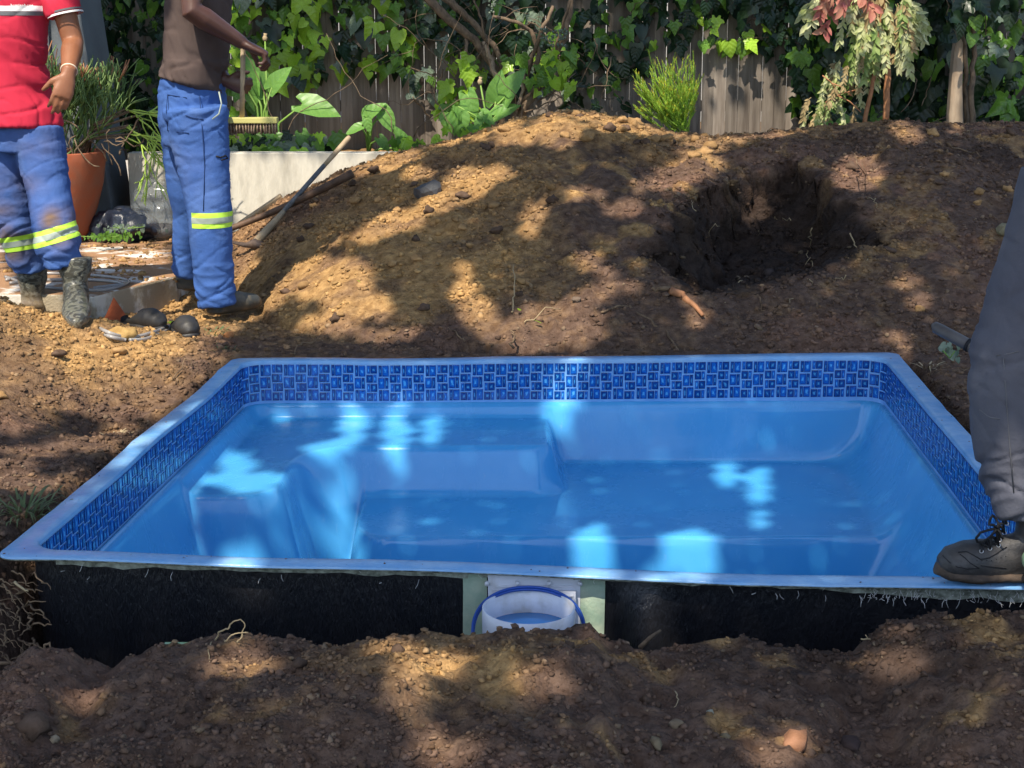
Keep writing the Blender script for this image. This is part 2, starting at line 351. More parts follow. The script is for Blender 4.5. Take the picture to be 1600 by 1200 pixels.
M['tileB'] = tilemat('tile_navy', (.002, .026, .15), (.004, .058, .27), (.07, .30, .55))
# ------------------------------------------------------------------ terrain
PC = [V(-1.30, 3.66), V(1.41, 3.44), V(1.553, 6.07), V(-1.115, 6.01)]   # outer rim corners: front-left, front-right, back-right, back-left
PW, PL = 2.68, 2.52
def pool_xy(s, t):
    u, v = s / PW, t / PL
    x = (1 - v) * ((1 - u) * PC[0].x + u * PC[1].x) + v * ((1 - u) * PC[3].x + u * PC[2].x)
    y = (1 - v) * ((1 - u) * PC[0].y + u * PC[1].y) + v * ((1 - u) * PC[3].y + u * PC[2].y)
    return x, y
def pool_in(x, y):
    d = 9.0
    for i in range(4):
        a, b = PC[i], PC[(i + 1) % 4]; e = (b - a).normalized(); n = Vector((-e.y, e.x))
        d = np.minimum(d, (x - a.x) * n.x + (y - a.y) * n.y)
    return d
_sil = [(-400, 500), (300, 400), (360, 366), (400, 336), (450, 305), (500, 286), (540, 264), (600, 241), (650, 231), (720, 214), (800, 188), (870, 174), (920, 172), (980, 184), (1050, 205), (1110, 213), (1200, 208), (1300, 196), (1380, 189), (1420, 185), (1460, 192), (1600, 192), (2200, 215)]
_cx = np.array([aty(a, b, 8.75).x for a, b in _sil]); _cz = np.array([aty(a, b, 8.75).z for a, b in _sil])
_edge = [(-300, 1040), (0, 1050), (60, 1012), (110, 1016), (175, 1046), (200, 1032), (270, 1012), (330, 1003), (430, 1000), (560, 1006), (650, 994), (720, 1003), (790, 986), (850, 990), (920, 985), (952, 1012), (1030, 1022), (1100, 1010), (1200, 1010), (1270, 1022), (1330, 1022), (1385, 976), (1440, 966), (1600, 964), (1900, 960)]
_ex = np.array([aty(a, b, 3.1).x for a, b in _edge]); _ez = np.array([aty(a, b, 3.1).z for a, b in _edge])
_ty = (np.array([-1.85, -1.6, -1.3, -1.12, -.75, 0, 1.5, 4]), np.array([8.75, 8.3, 7.5, 6.95, 6.5, 6.28, 6.3, 6.4]))
HOLE = None
def hole_mask(x, y):
    """signed distance in metres, positive inside the dug hollow"""
    if HOLE is None: return np.full(np.shape(x), -1.0)
    d = np.full(np.shape(x), 9.0); ins = np.zeros(np.shape(x), bool); n = len(HOLE)
    for i in range(n):
        (ax, ay), (bx, by) = HOLE[i], HOLE[(i + 1) % n]; ex, ey = bx - ax, by - ay
        t = np.clip(((x - ax) * ex + (y - ay) * ey) / (ex * ex + ey * ey), 0, 1); d = np.minimum(d, np.hypot(x - ax - t * ex, y - ay - t * ey))
        c = ((ay > y) != (by > y)) & (x < (bx - ax) * (y - ay) / ((by - ay) or 1e-9) + ax); ins ^= c
    return np.where(ins, d, -d) + .035 * fbm(x * 3.3, y * 3.3, seed=31) + .03 * fbm(x * 11, y * 11, seed=35)
def ground_z(x, y, fine=True):
    x, y = np.broadcast_arrays(np.asarray(x, float), np.asarray(y, float))
    big = fbm(x * 1.1, y * 1.1, seed=3, oct=3); mid = fbm(x * 4, y * 4, seed=4, oct=3)
    z = -.035 + .03 * big + .018 * mid
    # golden heap at the left
    z = z + .44 * np.exp(-((x + 2.75) / .75) ** 2 - ((y - 6.0) / .62) ** 2) * (1 + .15 * mid) + .05 * np.exp(-((x + 1.75) / .5) ** 2 - ((y - 6.2) / .35) ** 2)
    z = z - .12 * np.exp(-((x + 1.45) / .30) ** 2 - ((y - 5.45) / .35) ** 2) + .05 * np.exp(-((x + 2.0) / .4) ** 2 - ((y - 5.0) / .3) ** 2)
    # right bank
    z = z + .10 * sstep(1.7, 2.6, x) * sstep(6.6, 5, y)
    # large mound
    y0 = np.interp(x, *_ty); cz = np.interp(x, _cx, _cz); t = np.clip((y - y0) / np.maximum(8.75 - y0, .15), 0, 1)
    prof = .55 * np.sin(t * math.pi / 2) + .45 * t
    lump = 1 + .12 * mid * sstep(1, .75, t) * sstep(0, .2, t)
    m = cz * prof * lump + .05 * big * sstep(0, .3, t) * sstep(1, .7, t)
    m = np.where(y > 8.75, cz - .10 * (y - 8.75), m)
    z = np.where(t > 0, np.maximum(z, z * .3 + m), z)
    hm = hole_mask(x, y); floor = .08 + .17 * (x - 1.0) + .07 * mid + .38 * sstep(7.5, 8.35, y + .15 * big) + .035 * fbm(x * 11, y * 11, seed=37)
    cut = sstep(.0, .055 + .17 * sstep(7.75, 7.4, y), hm); z = z * (1 - cut) + np.minimum(z, floor) * cut
    rimup = np.exp(-((hm + .06) / .06) ** 2) * sstep(7.7, 7.3, y); z = z + .012 * rimup
    # planter soil and back strip
    z = np.where((y > 9.18) & (x > -2.25), np.maximum(z, .50 + .02 * mid), z)
    # fine relief
    rough = np.ones(x.shape)
    sm = sstep(.5, 1.0, fbm(x * 1.5 + 5, y * 1.5, seed=8, oct=2) + .9 * np.exp(-((x - .25) / .45) ** 2 - ((y - 6.95) / .45) ** 2) + 1.1 * np.exp(-((x - 2.25) / .5) ** 2 - ((y - 7.5) / .6) ** 2))
    rough = 1 - .8 * sm
    if fine:
        w1, i1 = worley(x / .085 + 1.7 * fbm(x * 9, y * 9, seed=12, oct=2), y / .085, 11); w2, _ = worley(x / .036, y / .036 + .8 * fbm(x * 20, y * 20, seed=13, oct=2), 21)
        z = z + rough * (.024 * (i1 - .2) * np.clip(.62 - w1, 0, 1) * 1.6 + .011 * np.clip(.6 - w2, 0, 1) + .012 * fbm(x * 16, y * 16, seed=15, oct=3))
        z = z + .004 * fbm(x * 45, y * 45, seed=16, oct=2)
    # foreground bank, trench and pit under the pool
    ez = np.interp(x, _ex, _ez)
    k = sstep(3.6, 3.2, y); near = ez + (.06 * big + .045 * mid) * sstep(3.1, 2.85, y) - .02 * sstep(3.0, 2.5, y)
    if fine: near = near + .034 * np.clip(.62 - w1, 0, 1) * (i1 + .1) + .014 * np.clip(.6 - w2, 0, 1) + .016 * fbm(x * 22, y * 22, seed=17, oct=3)
    z = z * (1 - k) + near * k
    ye = 3.11 + .03 * fbm(x * 5, y * 0, seed=41) ; pin = pool_in(x, y)
    back = np.where(x < -1.28, 3.63 + .05 * fbm(x * 6, y * 2, seed=42), np.where(x > 1.42, 3.42, 3.9))
    tr = np.minimum(sstep(ye, ye + .10, y), sstep(back + .02, back - .04, y)) * sstep(-2.0, -1.8, x) * sstep(2.6, 2.4, x)
    pit = sstep(.0, .05, pin)
    hole = np.maximum(tr, pit)
    z = z * (1 - hole) + (-1.35) * hole
    # narrow gap beside the shell
    z = z - .10 * np.exp(-((pin + .02) / .05) ** 2) * (1 - hole)
    return z
def soil_tone(x, y):
    n = fbm(x * 1.6, y * 1.6, seed=51, oct=4); n2 = fbm(x * 7, y * 7, seed=52, oct=3); n3 = fbm(x * 30, y * 30, seed=53, oct=2)
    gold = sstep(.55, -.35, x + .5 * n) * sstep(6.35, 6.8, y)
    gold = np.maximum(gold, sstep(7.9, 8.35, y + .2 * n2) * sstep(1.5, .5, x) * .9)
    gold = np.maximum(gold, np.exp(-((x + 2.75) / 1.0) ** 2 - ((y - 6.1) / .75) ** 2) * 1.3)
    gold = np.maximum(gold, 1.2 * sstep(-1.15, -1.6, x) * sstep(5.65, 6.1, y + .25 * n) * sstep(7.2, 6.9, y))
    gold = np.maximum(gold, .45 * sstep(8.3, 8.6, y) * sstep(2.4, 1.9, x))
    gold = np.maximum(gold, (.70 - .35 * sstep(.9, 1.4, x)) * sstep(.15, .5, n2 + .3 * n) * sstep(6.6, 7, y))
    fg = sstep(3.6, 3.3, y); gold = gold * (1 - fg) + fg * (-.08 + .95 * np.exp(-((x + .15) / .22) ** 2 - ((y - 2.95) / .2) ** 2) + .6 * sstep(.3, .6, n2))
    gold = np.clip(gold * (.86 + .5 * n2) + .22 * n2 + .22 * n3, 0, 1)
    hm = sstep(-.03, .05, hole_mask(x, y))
    band = np.exp(-((hole_mask(x, y) - .10) / .035) ** 2) * sstep(7.5, 7.7, y) * sstep(1.55, 1.75, x)
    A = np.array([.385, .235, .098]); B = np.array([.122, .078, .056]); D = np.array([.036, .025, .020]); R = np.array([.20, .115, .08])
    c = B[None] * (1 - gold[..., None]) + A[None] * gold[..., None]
    red = sstep(.1, .5, fbm(x * 2.2, y * 2.2, seed=55, oct=3)) * (1 - gold) * .6 + .7 * np.exp(-((x + 1.0) / .9) ** 2 - ((y - 8.4) / .5) ** 2) * sstep(-.6, -1.1, x)
    red = np.clip(red, 0, 1)[..., None]; c = c * (1 - red) + R * red
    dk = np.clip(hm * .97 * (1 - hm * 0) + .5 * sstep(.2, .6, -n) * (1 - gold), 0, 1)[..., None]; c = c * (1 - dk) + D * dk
    c = c * (1 - band[..., None] * .8) + A * .8 * band[..., None] * .8
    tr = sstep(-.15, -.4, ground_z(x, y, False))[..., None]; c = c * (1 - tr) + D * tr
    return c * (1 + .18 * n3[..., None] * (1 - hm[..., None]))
def axis(segs):
    out = []
    for a, b, d in segs: out.append(np.arange(a, b, d))
    return np.concatenate(out)
def _pre(px, py):
    z = .3
    for _ in range(25):
        p = onz(px, py, z); z2 = float(ground_z(np.array([p.x]), np.array([p.y]), False)[0]); z = .7 * z + .3 * z2
    return p.x, p.y
HOLE = [_pre(*q) for q in ((1000, 400), (1035, 350), (1100, 305), (1170, 268), (1235, 252), (1295, 282), (1350, 335), (1395, 375), (1335, 402), (1250, 430), (1160, 462), (1070, 462))]
gx = axis([(-60, -8, 4), (-8, -3.6, .3), (-3.6, 3.7, .0140), (3.7, 8, .3), (8, 61, 4)])
gy = axis([(-20, 0, 2), (0, 2.2, .2), (2.2, 3.3, .0085), (3.3, 6.0, .02), (6.0, 9.25, .0140), (9.25, 10.5, .06), (10.5, 14, .4), (14, 80, 6)])
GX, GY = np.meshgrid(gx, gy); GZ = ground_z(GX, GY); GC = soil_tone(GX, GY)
_sel = (hole_mask(GX, GY) > -.02) & (hole_mask(GX, GY) < .30)
_a, _b, _c3 = GX[_sel], GY[_sel], GZ[_sel]
GX[_sel] += .040 * vnoise(_a * 13, _b * 13, _c3 * 13, 95) + .016 * vnoise(_a * 34, _b * 34, _c3 * 34, 96); GY[_sel] += .045 * vnoise(_a * 13, _b * 13, _c3 * 13, 97) + .018 * vnoise(_a * 34, _b * 34, _c3 * 34, 98)
cxm = (GX[:-1, :-1] + GX[1:, 1:]) / 2; cym = (GY[:-1, :-1] + GY[1:, 1:]) / 2
keep = pool_in(cxm, cym) < .35
far = (cym > 9.26); mound = (cym > 6.2) & ~far & (cxm > -1.9) & (cxm < 3.7) & (cym > np.interp(cxm, *_ty) - .1); fgm = (cym < 3.2) & (cym > 2.2) & (np.abs(cxm) < 3.6)
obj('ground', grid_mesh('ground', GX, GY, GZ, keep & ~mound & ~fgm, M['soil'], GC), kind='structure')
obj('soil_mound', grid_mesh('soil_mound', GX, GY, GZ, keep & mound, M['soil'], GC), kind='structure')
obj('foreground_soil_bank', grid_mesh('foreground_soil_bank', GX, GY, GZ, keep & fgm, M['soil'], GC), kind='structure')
del GX, GY, GZ, GC
def gz(x, y): return float(ground_z(np.array([x]), np.array([y]))[0])

# loose crumbs: real lumps scattered over the soil
ico_v = []; ph = (1 + 5 ** .5) / 2
for a in (-1, 1):
    for b in (-ph, ph): ico_v += [(a, b, 0), (0, a, b), (b, 0, a)]
bmi = bmesh.new(); bmesh.ops.create_icosphere(bmi, subdivisions=1, radius=1); bmesh.ops.delete(bmi, geom=[], context='VERTS')
bmi.free(); ICOV = np.array(ico_v) / 1.9
from itertools import combinations
ICOF = []
for t3_ in combinations(range(12), 3):
    P3 = [Vector(ico_v[i]) for i in t3_]
    if all(abs((P3[i] - P3[j]).length - 2) < .01 for i, j in ((0, 1), (1, 2), (0, 2))):
        nn_ = (P3[1] - P3[0]).cross(P3[2] - P3[0]); ICOF.append(t3_ if nn_.dot(P3[0]) > 0 else (t3_[0], t3_[2], t3_[1]))
ICOF = np.array(ICOF)
def crumbs(name, x, y, size, zoff=.25, label=None, tint=None):
    n = len(x); z = ground_z(x, y); nv = len(ICOV)
    jit = 1 + .55 * (RNG.random((n, nv, 1)) - .5) * 2
    sc = size[:, None, None] * (.7 + .6 * RNG.random((n, 1, 3))); sc[:, :, 2] *= .8
    co = ICOV[None] * jit * sc
    a = RNG.random(n) * 6.28; ca, sa = np.cos(a)[:, None], np.sin(a)[:, None]
    X = co[..., 0] * ca - co[..., 1] * sa + x[:, None]; Yy = co[..., 0] * sa + co[..., 1] * ca + y[:, None]; Z = co[..., 2] + (z + size * zoff)[:, None]
    F = (ICOF[None] + (np.arange(n) * nv)[:, None, None]).reshape(-1, 3)
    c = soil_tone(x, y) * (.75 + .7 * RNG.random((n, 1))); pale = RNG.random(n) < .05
    c[pale] = c[pale] * .7 + np.array([.22, .17, .11]) * .5
    if tint is not None: c = c * tint
    C = np.repeat(c, nv, 0)
    return obj(name, np_mesh(name, np.stack([X.ravel(), Yy.ravel(), Z.ravel()], -1), F, M['clod'], C, smooth=True), label=label, kind='stuff')
def scatter(n, xr, yr, cond=None, clump=.0):
    x = RNG.uniform(*xr, n); y = RNG.uniform(*yr, n)
    w = fbm(x * 2.5, y * 2.5, seed=77, oct=3)
    ok = RNG.random(n) < np.clip(.6 + 1.3 * w, .22, 1)
    ok &= (pool_in(x, y) < -.03)
    z = ground_z(x, y, False); ok &= z > -.3
    if cond is not None: ok &= cond(x, y)
    return x[ok], y[ok]
x, y = scatter(46000, (-2.0, 3.5), (6.2, 8.95)); crumbs('soil_crumbs', x, y, .0028 + .0115 * RNG.random(len(x)) ** 3.2, label='loose crumbs of soil covering the big mound behind the pool').__setitem__('category', 'soil')
x, y = scatter(36000, (-1.3, 1.35), (2.4, 3.13)); crumbs('soil_crumbs', x, y, .0011 + .0066 * RNG.random(len(x)) ** 3.6, label='loose crumbs of brown soil on the bank in the foreground').__setitem__('category', 'soil')
x, y = scatter(18000, (-3.0, -1.12), (3.7, 6.9)); crumbs('soil_crumbs', x, y, .003 + .009 * RNG.random(len(x)) ** 2.2, label='loose tan crumbs on the heap at the left edge').__setitem__('category', 'soil')
x, y = scatter(5000, (1.5, 3.0), (4, 6.3)); crumbs('soil_crumbs', x, y, .003 + .009 * RNG.random(len(x)) ** 2.2, label='loose dark crumbs of soil right of the pool').__setitem__('category', 'soil')

# clods one can point at
def clod_mesh(seed, mt, tone, sub=2):
    bm = bmesh.new(); bmesh.ops.create_icosphere(bm, subdivisions=sub, radius=1)
    for v in bm.verts:
        p = v.co * 1.3 + Vector((seed * 7.1, 0, 0)); v.co *= 1 + .55 * noise.noise(p) + .38 * noise.noise(p * 2.6)
    me = bpy.data.meshes.new('clod'); bm.to_mesh(me); bm.free(); me.polygons.foreach_set('use_smooth', [True] * len(me.polygons)); me.materials.append(mt)
    paint(me, np.array(tone)); return me
GOLDC = (.36, .22, .10); BRNC = (.12, .078, .055); PALEC = (.36, .28, .18); ORC = (.42, .19, .08)
def place_clod(x, y, r, tone, label, group=None, name='soil_clod', cat='clod', mt='clod', me=None, sq=.7):
    me = me or clod_mesh(random.random() * 20, M[mt], tone)
    o = obj(name, me, label=label, cat=cat, group=group); o.location = (x, y, gz(x, y) + r * sq * .45)
    o.scale = (r * random.uniform(.8, 1.3), r * random.uniform(.8, 1.2), r * sq); o.rotation_euler = (random.uniform(-.3, .3), random.uniform(-.3, .3), random.uniform(0, 6.3)); return o
lib = {k: [clod_mesh(i * 3 + j, M['clod'], np.array(t) * (.8 + .15 * i)) for i in range(3)] for j, (k, t) in enumerate((('g', GOLDC), ('b', BRNC), ('p', PALEC)))}
def clods_in(n, xr, yr, keys, rr, label, group):
    k = 0
    while k < n:
        x = random.uniform(*xr); y = random.uniform(*yr)
        if pool_in(np.array([x]), np.array([y]))[0] > -.05 or gz(x, y) < -.25: continue
        place_clod(x, y, random.uniform(*rr), None, label, group, me=random.choice(lib[random.choice(keys)])); k += 1
clods_in(45, (-1.1, .2), (6.6, 8.5), 'ggb', (.014, .032), 'lump of tan subsoil lying on the left half of the big mound', 'tan clods on the mound')
clods_in(40, (1.7, 3.2), (6.5, 8.6), 'gbb', (.015, .034), 'lump of brown soil lying on the right half of the big mound', 'brown clods on the mound')
clods_in(30, (.2, 1.2), (8.1, 8.75), 'ggb', (.018, .038), 'lump of soil along the crest of the big mound', 'clods along the crest')
clods_in(34, (-1.0, 1.1), (2.55, 3.08), 'bbb', (.007, .015), 'small clod of soil on the foreground bank', 'clods on the foreground bank')
clods_in(14, (-2.4, -1.4), (4.2, 6.2), 'gbg', (.014, .03), 'clod of soil on the ground left of the pool', 'clods left of the pool')
def pxg(px, py, z=0.0):
    for _ in range(12):
        p = onz(px, py, z); z2 = float(ground_z(np.array([p.x]), np.array([p.y]), False)[0]); z = .5 * z + .5 * z2
    return onz(px, py, z)
for px, py, r, tone, lab in [(357, 526, .026, ORC, 'rounded orange clod lying on the dark ground near the far left corner of the pool'),
    (455, 590, .0, None, ''), (1145, 210, .03, GOLDC, 'tan clod on the crest beside the feathery green shrub'),
    (800, 210, .03, GOLDC, ''), (1055, 1137, .014, (.20, .15, .10), 'pale brown round lump low on the foreground bank'), (1025, 1165, .013, (.24, .19, .12), 'flat pale stone at the bottom of the foreground bank'),
    (1133, 1150, .010, (.26, .21, .13), 'cream stone between the pale lumps and the orange patch on the foreground bank'), (1240, 1172, .024, (.30, .15, .085), 'orange pink clod beside a yellow patch on the foreground bank'),
    (1325, 1170, .022, (.06, .04, .035), 'dark reddish clod right of the orange one on the foreground bank'), (1110, 1115, .008, (.3, .3, .24), 'tiny grey pebble on the foreground bank'),
    (50, 1140, .03, BRNC, 'large brown clod at the left of the foreground bank'), (85, 1160, .01, PALEC, 'small cream pebble beside the large brown clod at the left'),
    (1568, 385, .05, (.24, .21, .13), 'olive stone half buried by the grey trouser leg on the mound'), (1572, 355, .035, (.22, .18, .12), 'smaller olive stone above another one by the grey trouser leg'),
    (1200, 430, .03, (.06, .045, .04), 'dark stone under the lip of the dug hollow'), (900, 440, .022, (.16, .12, .09), 'smooth grey brown stone in the middle of the mound slope')]:
    if not lab: continue
    p = pxg(px, py); place_clod(p.x, p.y, r, tone, lab)

# ------------------------------------------------------------------ pool shell
pool = thing('pool_shell', (.1, 4.8, 0), 'bright blue fibreglass plunge pool shell with a mosaic tile band, set in the dug pit', 'swimming pool')
def rr_loop(inset, r, n=10, seg=26):
    """rounded rectangle in pool coordinates, counter-clockwise from the front edge"""
    a, b, c, d = inset, PW - inset, inset, PL - inset; pts = []
    for (cx, cy, a0) in ((b - r, c + r, -90), (b - r, d - r, 0), (a + r, d - r, 90), (a + r, c + r, 180)):
        corner = [(cx + r * math.cos(math.radians(a0 + 90 * k / n)), cy + r * math.sin(math.radians(a0 + 90 * k / n))) for k in range(n + 1)]
        if pts:
            p = pts[-1]; q = corner[0]
            pts += [(p[0] + (q[0] - p[0]) * k / seg, p[1] + (q[1] - p[1]) * k / seg) for k in range(1, seg)]
        pts += corner
    p = pts[-1]; q = pts[0]; pts += [(p[0] + (q[0] - p[0]) * k / seg, p[1] + (q[1] - p[1]) * k / seg) for k in range(1, seg)]
    return pts
def rimz(s, t):
    w = .005 * math.sin(t * 5.5 + 1) * (1 if s < .5 else .4) * min(1, t) + .0015 * math.sin(s * 7) + .003 * noise.noise(Vector((s * 2.3, t * 2.3, 0)))
    w += .022 * (t / PL) * max(0, s / PW - .3)
    w -= .012 * math.exp(-((s - 1.9) / .5) ** 2) * math.exp(-(t / .3) ** 2)
    return w
def loops_mesh(rows, name, mt, parent, flip=False, kind=None):
    n = len(rows[0]); vs = [v for r in rows for v in r]; fs = []
    for i in range(len(rows) - 1):
        for k in range(n):
            k2 = (k + 1) % n; f = (i * n + k, i * n + k2, (i + 1) * n + k2, (i + 1) * n + k); fs.append(f if not flip else f[::-1])
    mb = MB(); mb.add(vs, fs); return mb.build(name, M[mt], parent, kind=kind)
def loop3(inset, r, z, jag=0, rz=1):
    out = []
    for i, (s, t) in enumerate(rr_loop(inset, r)):
        j = jag * noise.noise(Vector((s * 9, t * 9, 3))) + jag * .5 * noise.noise(Vector((s * 31, t * 31, 3)))
        if jag:
            cx, cy = PW / 2, PL / 2; d = math.hypot(s - cx, t - cy); s += (s - cx) / d * j; t += (t - cy) / d * j
        x, y = pool_xy(s, t); out.append((x, y, z + rz * rimz(s, t)))
    return out
INS = .064
rows = [loop3(.0, .05, -.007, .006), loop3(.0005, .05, -.001, .006), loop3(.003, .05, .0, .006), loop3(.03, .06, .001), loop3(.045, .075, .001), loop3(INS - .005, .09, .0), loop3(INS - .0015, .09, -.0015), loop3(INS, .09, -.005), loop3(INS + .001, .09, -.016)]
loops_mesh(rows, 'rim', 'rim', pool)
loops_mesh([loop3(.05, .07, -.012), loop3(.0015, .05, -.0105, .006), loop3(-.0005, .05, -.006, .007)], 'rim_edge', 'fibre_edge', pool)
TZ0, TZ1 = -.014, -.163
loops_mesh([loop3(INS + .0005, .09, -.010), loop3(INS + .0015, .09, TZ1 - .006, 0, .6), loop3(INS + .004, .09, TZ1 - .03, 0, .4)], 'tile_grout', 'grout', pool)
# basin: stepped floor
def smin(a, b, k): h = np.clip(.5 + .5 * (b - a) / k, 0, 1); return b * (1 - h) + a * h - k * h * (1 - h)
def smax(a, b, k): return -smin(-a, -b, k)
def sdbox(x, y, x0, x1, y0, y1, r):
    qx = np.abs(x - (x0 + x1) / 2) - (x1 - x0) / 2 + r; qy = np.abs(y - (y0 + y1) / 2) - (y1 - y0) / 2 + r
    return np.hypot(np.maximum(qx, 0), np.maximum(qy, 0)) + np.minimum(np.maximum(qx, qy), 0) - r
ss, tt = np.meshgrid(np.arange(.07, PW - .06, .0078), np.arange(.07, PL - .06, .0078))
d = -sdbox(ss, tt, INS + .003, PW - INS - .003, INS + .003, PL - INS - .003, .09)
BX, BY = pool_xy(ss, tt)
def bench(z, q, steep=5.5, k=.028): return smin(np.full(q.shape, z), z - steep * q, k)
dl = np.minimum(np.minimum(ss - INS, PW - INS - ss), 9)
BZ = smax(TZ1 - .012 - 5.5 * np.maximum(d, -.03), np.full(d.shape, -1.12), .25)
sideslope = TZ1 - .012 - 2.0 * np.maximum(PW - INS - ss, -.02); sidel = TZ1 - .012 - 2.6 * np.maximum(ss - INS, -.02); BZ = smax(BZ, smax(sidel, np.full(d.shape, -1.12), .3), .3)
BZ = smax(BZ, smax(sideslope, np.full(d.shape, -1.12), .3), .3)
qA = smin(sdbox(BX, BY, -2, .148, 5.535, 8, .07), sdbox(BX, BY, -2, -.79, 4.93, 8, .12), .30)
qC = sdbox(BX, BY, -.55, 3, 5.03, 8, .14)
qE = sdbox(BX, BY, -2, -.88, 4.45, 8, .12)
BZ = smax(BZ, bench(-.405 - .01 * (6 - BY), qC), .14)
BZ = smax(BZ, bench(-.60, qE, 4, .06), .14)
BZ = smax(BZ, bench(-.225 - .012 * (6 - BY), qA, 4.5, .085), .12)
wallz = TZ1 - .012 - 5.5 * np.maximum(d, -.03)
BZ = smax(BZ, wallz, .11)
BZ = np.minimum(BZ, TZ1 - .004)
BZ += .0012 * fbm(BX * 4, BY * 4, seed=60, oct=2)
obj('basin', grid_mesh('basin', BX, BY, BZ, (d > -.012)[:-1, :-1] & (d > -.012)[1:, 1:], M['gel']), pool)
x = RNG.uniform(0, 1, 110); sds = [(q * PW, random.uniform(.005, .055)) if i % 3 == 0 else ((random.uniform(.005, .055), q * PL) if i % 3 == 1 else (PW - random.uniform(.005, .055), q * PL)) for i, q in enumerate(x)]
_rp = [pool_xy(*q) for q in sds]; gzo = ground_z; _rz = np.array([rimz(*q) for q in sds])
ground_z = lambda a, b, fine=True: _rz if len(np.atleast_1d(a)) == len(_rz) else gzo(a, b, fine)
crumbs('soil_specks', np.array([q[0] for q in _rp]), np.array([q[1] for q in _rp]), .0007 + .0022 * RNG.random(110) ** 2, .4, label='tiny specks of soil dropped on the blue pool rim').__setitem__('category', 'soil'); ground_z = gzo
# outer wall
rows = []
for z in (-.013, -.03, -.10, -.3, -.6, -1.0, -1.3):
    ins = .045 + .02 * (-z)
    row = []
    for i, (s, t) in enumerate(rr_loop(ins, .12, 10, 60)):
        if t < .3:
            b = .055 * math.exp(-((s - 1.60) / .04) ** 2) - .012 * math.exp(-((s - 1.55) / .05) ** 2); t -= b * min(1, -z * 8)
        x, y = pool_xy(s, t); row.append((x, y, z + (rimz(s, t) if z > -.05 else 0)))
    rows.append(row)
loops_mesh(rows[::-1], 'outer_wall', 'black', pool)
def front_at(px, z, off=0.0):
    """point on the outer front wall straight below pixel column px"""
    x = (px - 800) / F_PX * 3.75; u = (x - PC[0].x) / (PC[1].x - PC[0].x); yy = PC[0].y + u * (PC[1].y - PC[0].y) + .045 + .02 * (-z) - off
    return V(x, yy, z)
for a, b in ((722, 760), (908, 947)):
    mb = MB(); rows = []
    for z in np.linspace(-.012, -.8, 14):
        w = 6 * noise.noise(Vector((a, z * 9, 1))); rows.append([front_at(a + w * .4, z, .003), front_at((a + b) / 2, z, .008), front_at(b + w * .4, z, .003)])
    vs = [v for r in rows for v in r]; fs = [(i * 3 + k, i * 3 + k + 1, i * 3 + k + 4, i * 3 + k + 3) for i in range(13) for k in range(2)]
    mb.add(vs, [f[::-1] for f in fs]); mb.build('fibreglass_strip', M['fibre'], pool)
# pale uncoated lip and loose strands under the right of the front rim
mb = MB(); n = 60; vs = []; fs = []
for i in range(n + 1):
    px = 60 + (1720 - 60) * i / n; dz = .022 + .012 * noise.noise(Vector((px * .02, 0, 0))) + (.02 * sstep(1150, 1500, px))
    a = front_at(px, -.012, .006); b = front_at(px, -.012 - dz, .005); vs += [a, b]
    if i: fs.append((2 * i - 2, 2 * i - 1, 2 * i + 1, 2 * i))
mb.add(vs, fs)
mb.build('bare_fibreglass_lip', M['fibre_edge'], pool)
mb = MB()
for i in range(170):
    px = random.uniform(1340, 1640) if i > 20 else random.uniform(60, 1300); p = front_at(px, -.012 - random.uniform(0, .045), .012); q = p + V(random.uniform(-.012, .012), random.uniform(-.012, .0), random.uniform(-.022, .004))
    mb.tube([p, (p + q) / 2 + V(random.uniform(-.004, .004), 0, 0), q], .0006, 3)
mb.build('loose_glass_strand', M['whitecl'], pool, kind='stuff')

# mosaic tiles along left, back and right wall
path = rr_loop(INS + .0015, .09, 10, 60); P2 = [Vector(pool_xy(*p)) for p in path]; n = len(P2)
i_br = 10 + 0                                   # end of the front-right corner, walls start here
order = list(range(5, n)) + list(range(0, 5))
pts = [P2[i] for i in order]; st = [path[i] for i in order]
cum = [0.0]
for i in range(1, len(pts)): cum.append(cum[-1] + (pts[i] - pts[i - 1]).length)
TOT = cum[-1]; CUM = np.array(cum); PX_ = np.array([p.x for p in pts]); PY_ = np.array([p.y for p in pts]); RZ_ = np.array([rimz(*q) for q in st])
def on_wall(l): return float(np.interp(l, CUM, PX_)), float(np.interp(l, CUM, PY_)), float(np.interp(l, CUM, RZ_))
def tile_geo(w, h):
    a, b, t = w / 2, h / 2, .0016; c = .0022
    v = [(-a, -.001, -b), (a, -.001, -b), (a, -.001, b), (-a, -.001, b), (-a, t, -b), (a, t, -b), (a, t, b), (-a, t, b), (-a + c, t + .0006, -b + c), (a - c, t + .0006, -b + c), (a - c, t + .0006, b - c), (-a + c, t + .0006, b - c)]
    f = [(0, 1, 5, 4), (1, 2, 6, 5), (2, 3, 7, 6), (3, 0, 4, 7), (4, 5, 9, 8), (5, 6, 10, 9), (6, 7, 11, 10), (7, 4, 8, 11), (8, 9, 10, 11)]
    return v, f
kinds = {'bigA': (.0252, .0445, 'tileA'), 'nA': (.0120, .0445, 'tileB'), 'bigB': (.0252, .0325, 'tileB'), 'nB': (.0120, .0325, 'tileA')}
def tile_mesh(nm, insts, mt):
    vs = []; fs = []; uv = []
    for v, f, w, h, Mx in insts:
        b0 = len(vs); vs += [(Mx @ Vector(q))[:] for q in v]; fs += [tuple(i + b0 for i in q) for q in f]
        for q in f: uv += [(v[i][0] / w + .5, v[i][2] / h + .5) for i in q]
    me = bpy.data.meshes.new(nm); me.from_pydata(vs, [], fs); u = me.uv_layers.new(name='UVMap'); u.data.foreach_set('uv', np.array(uv, np.float32).ravel()); me.materials.append(M[mt]); return me
tm = {}
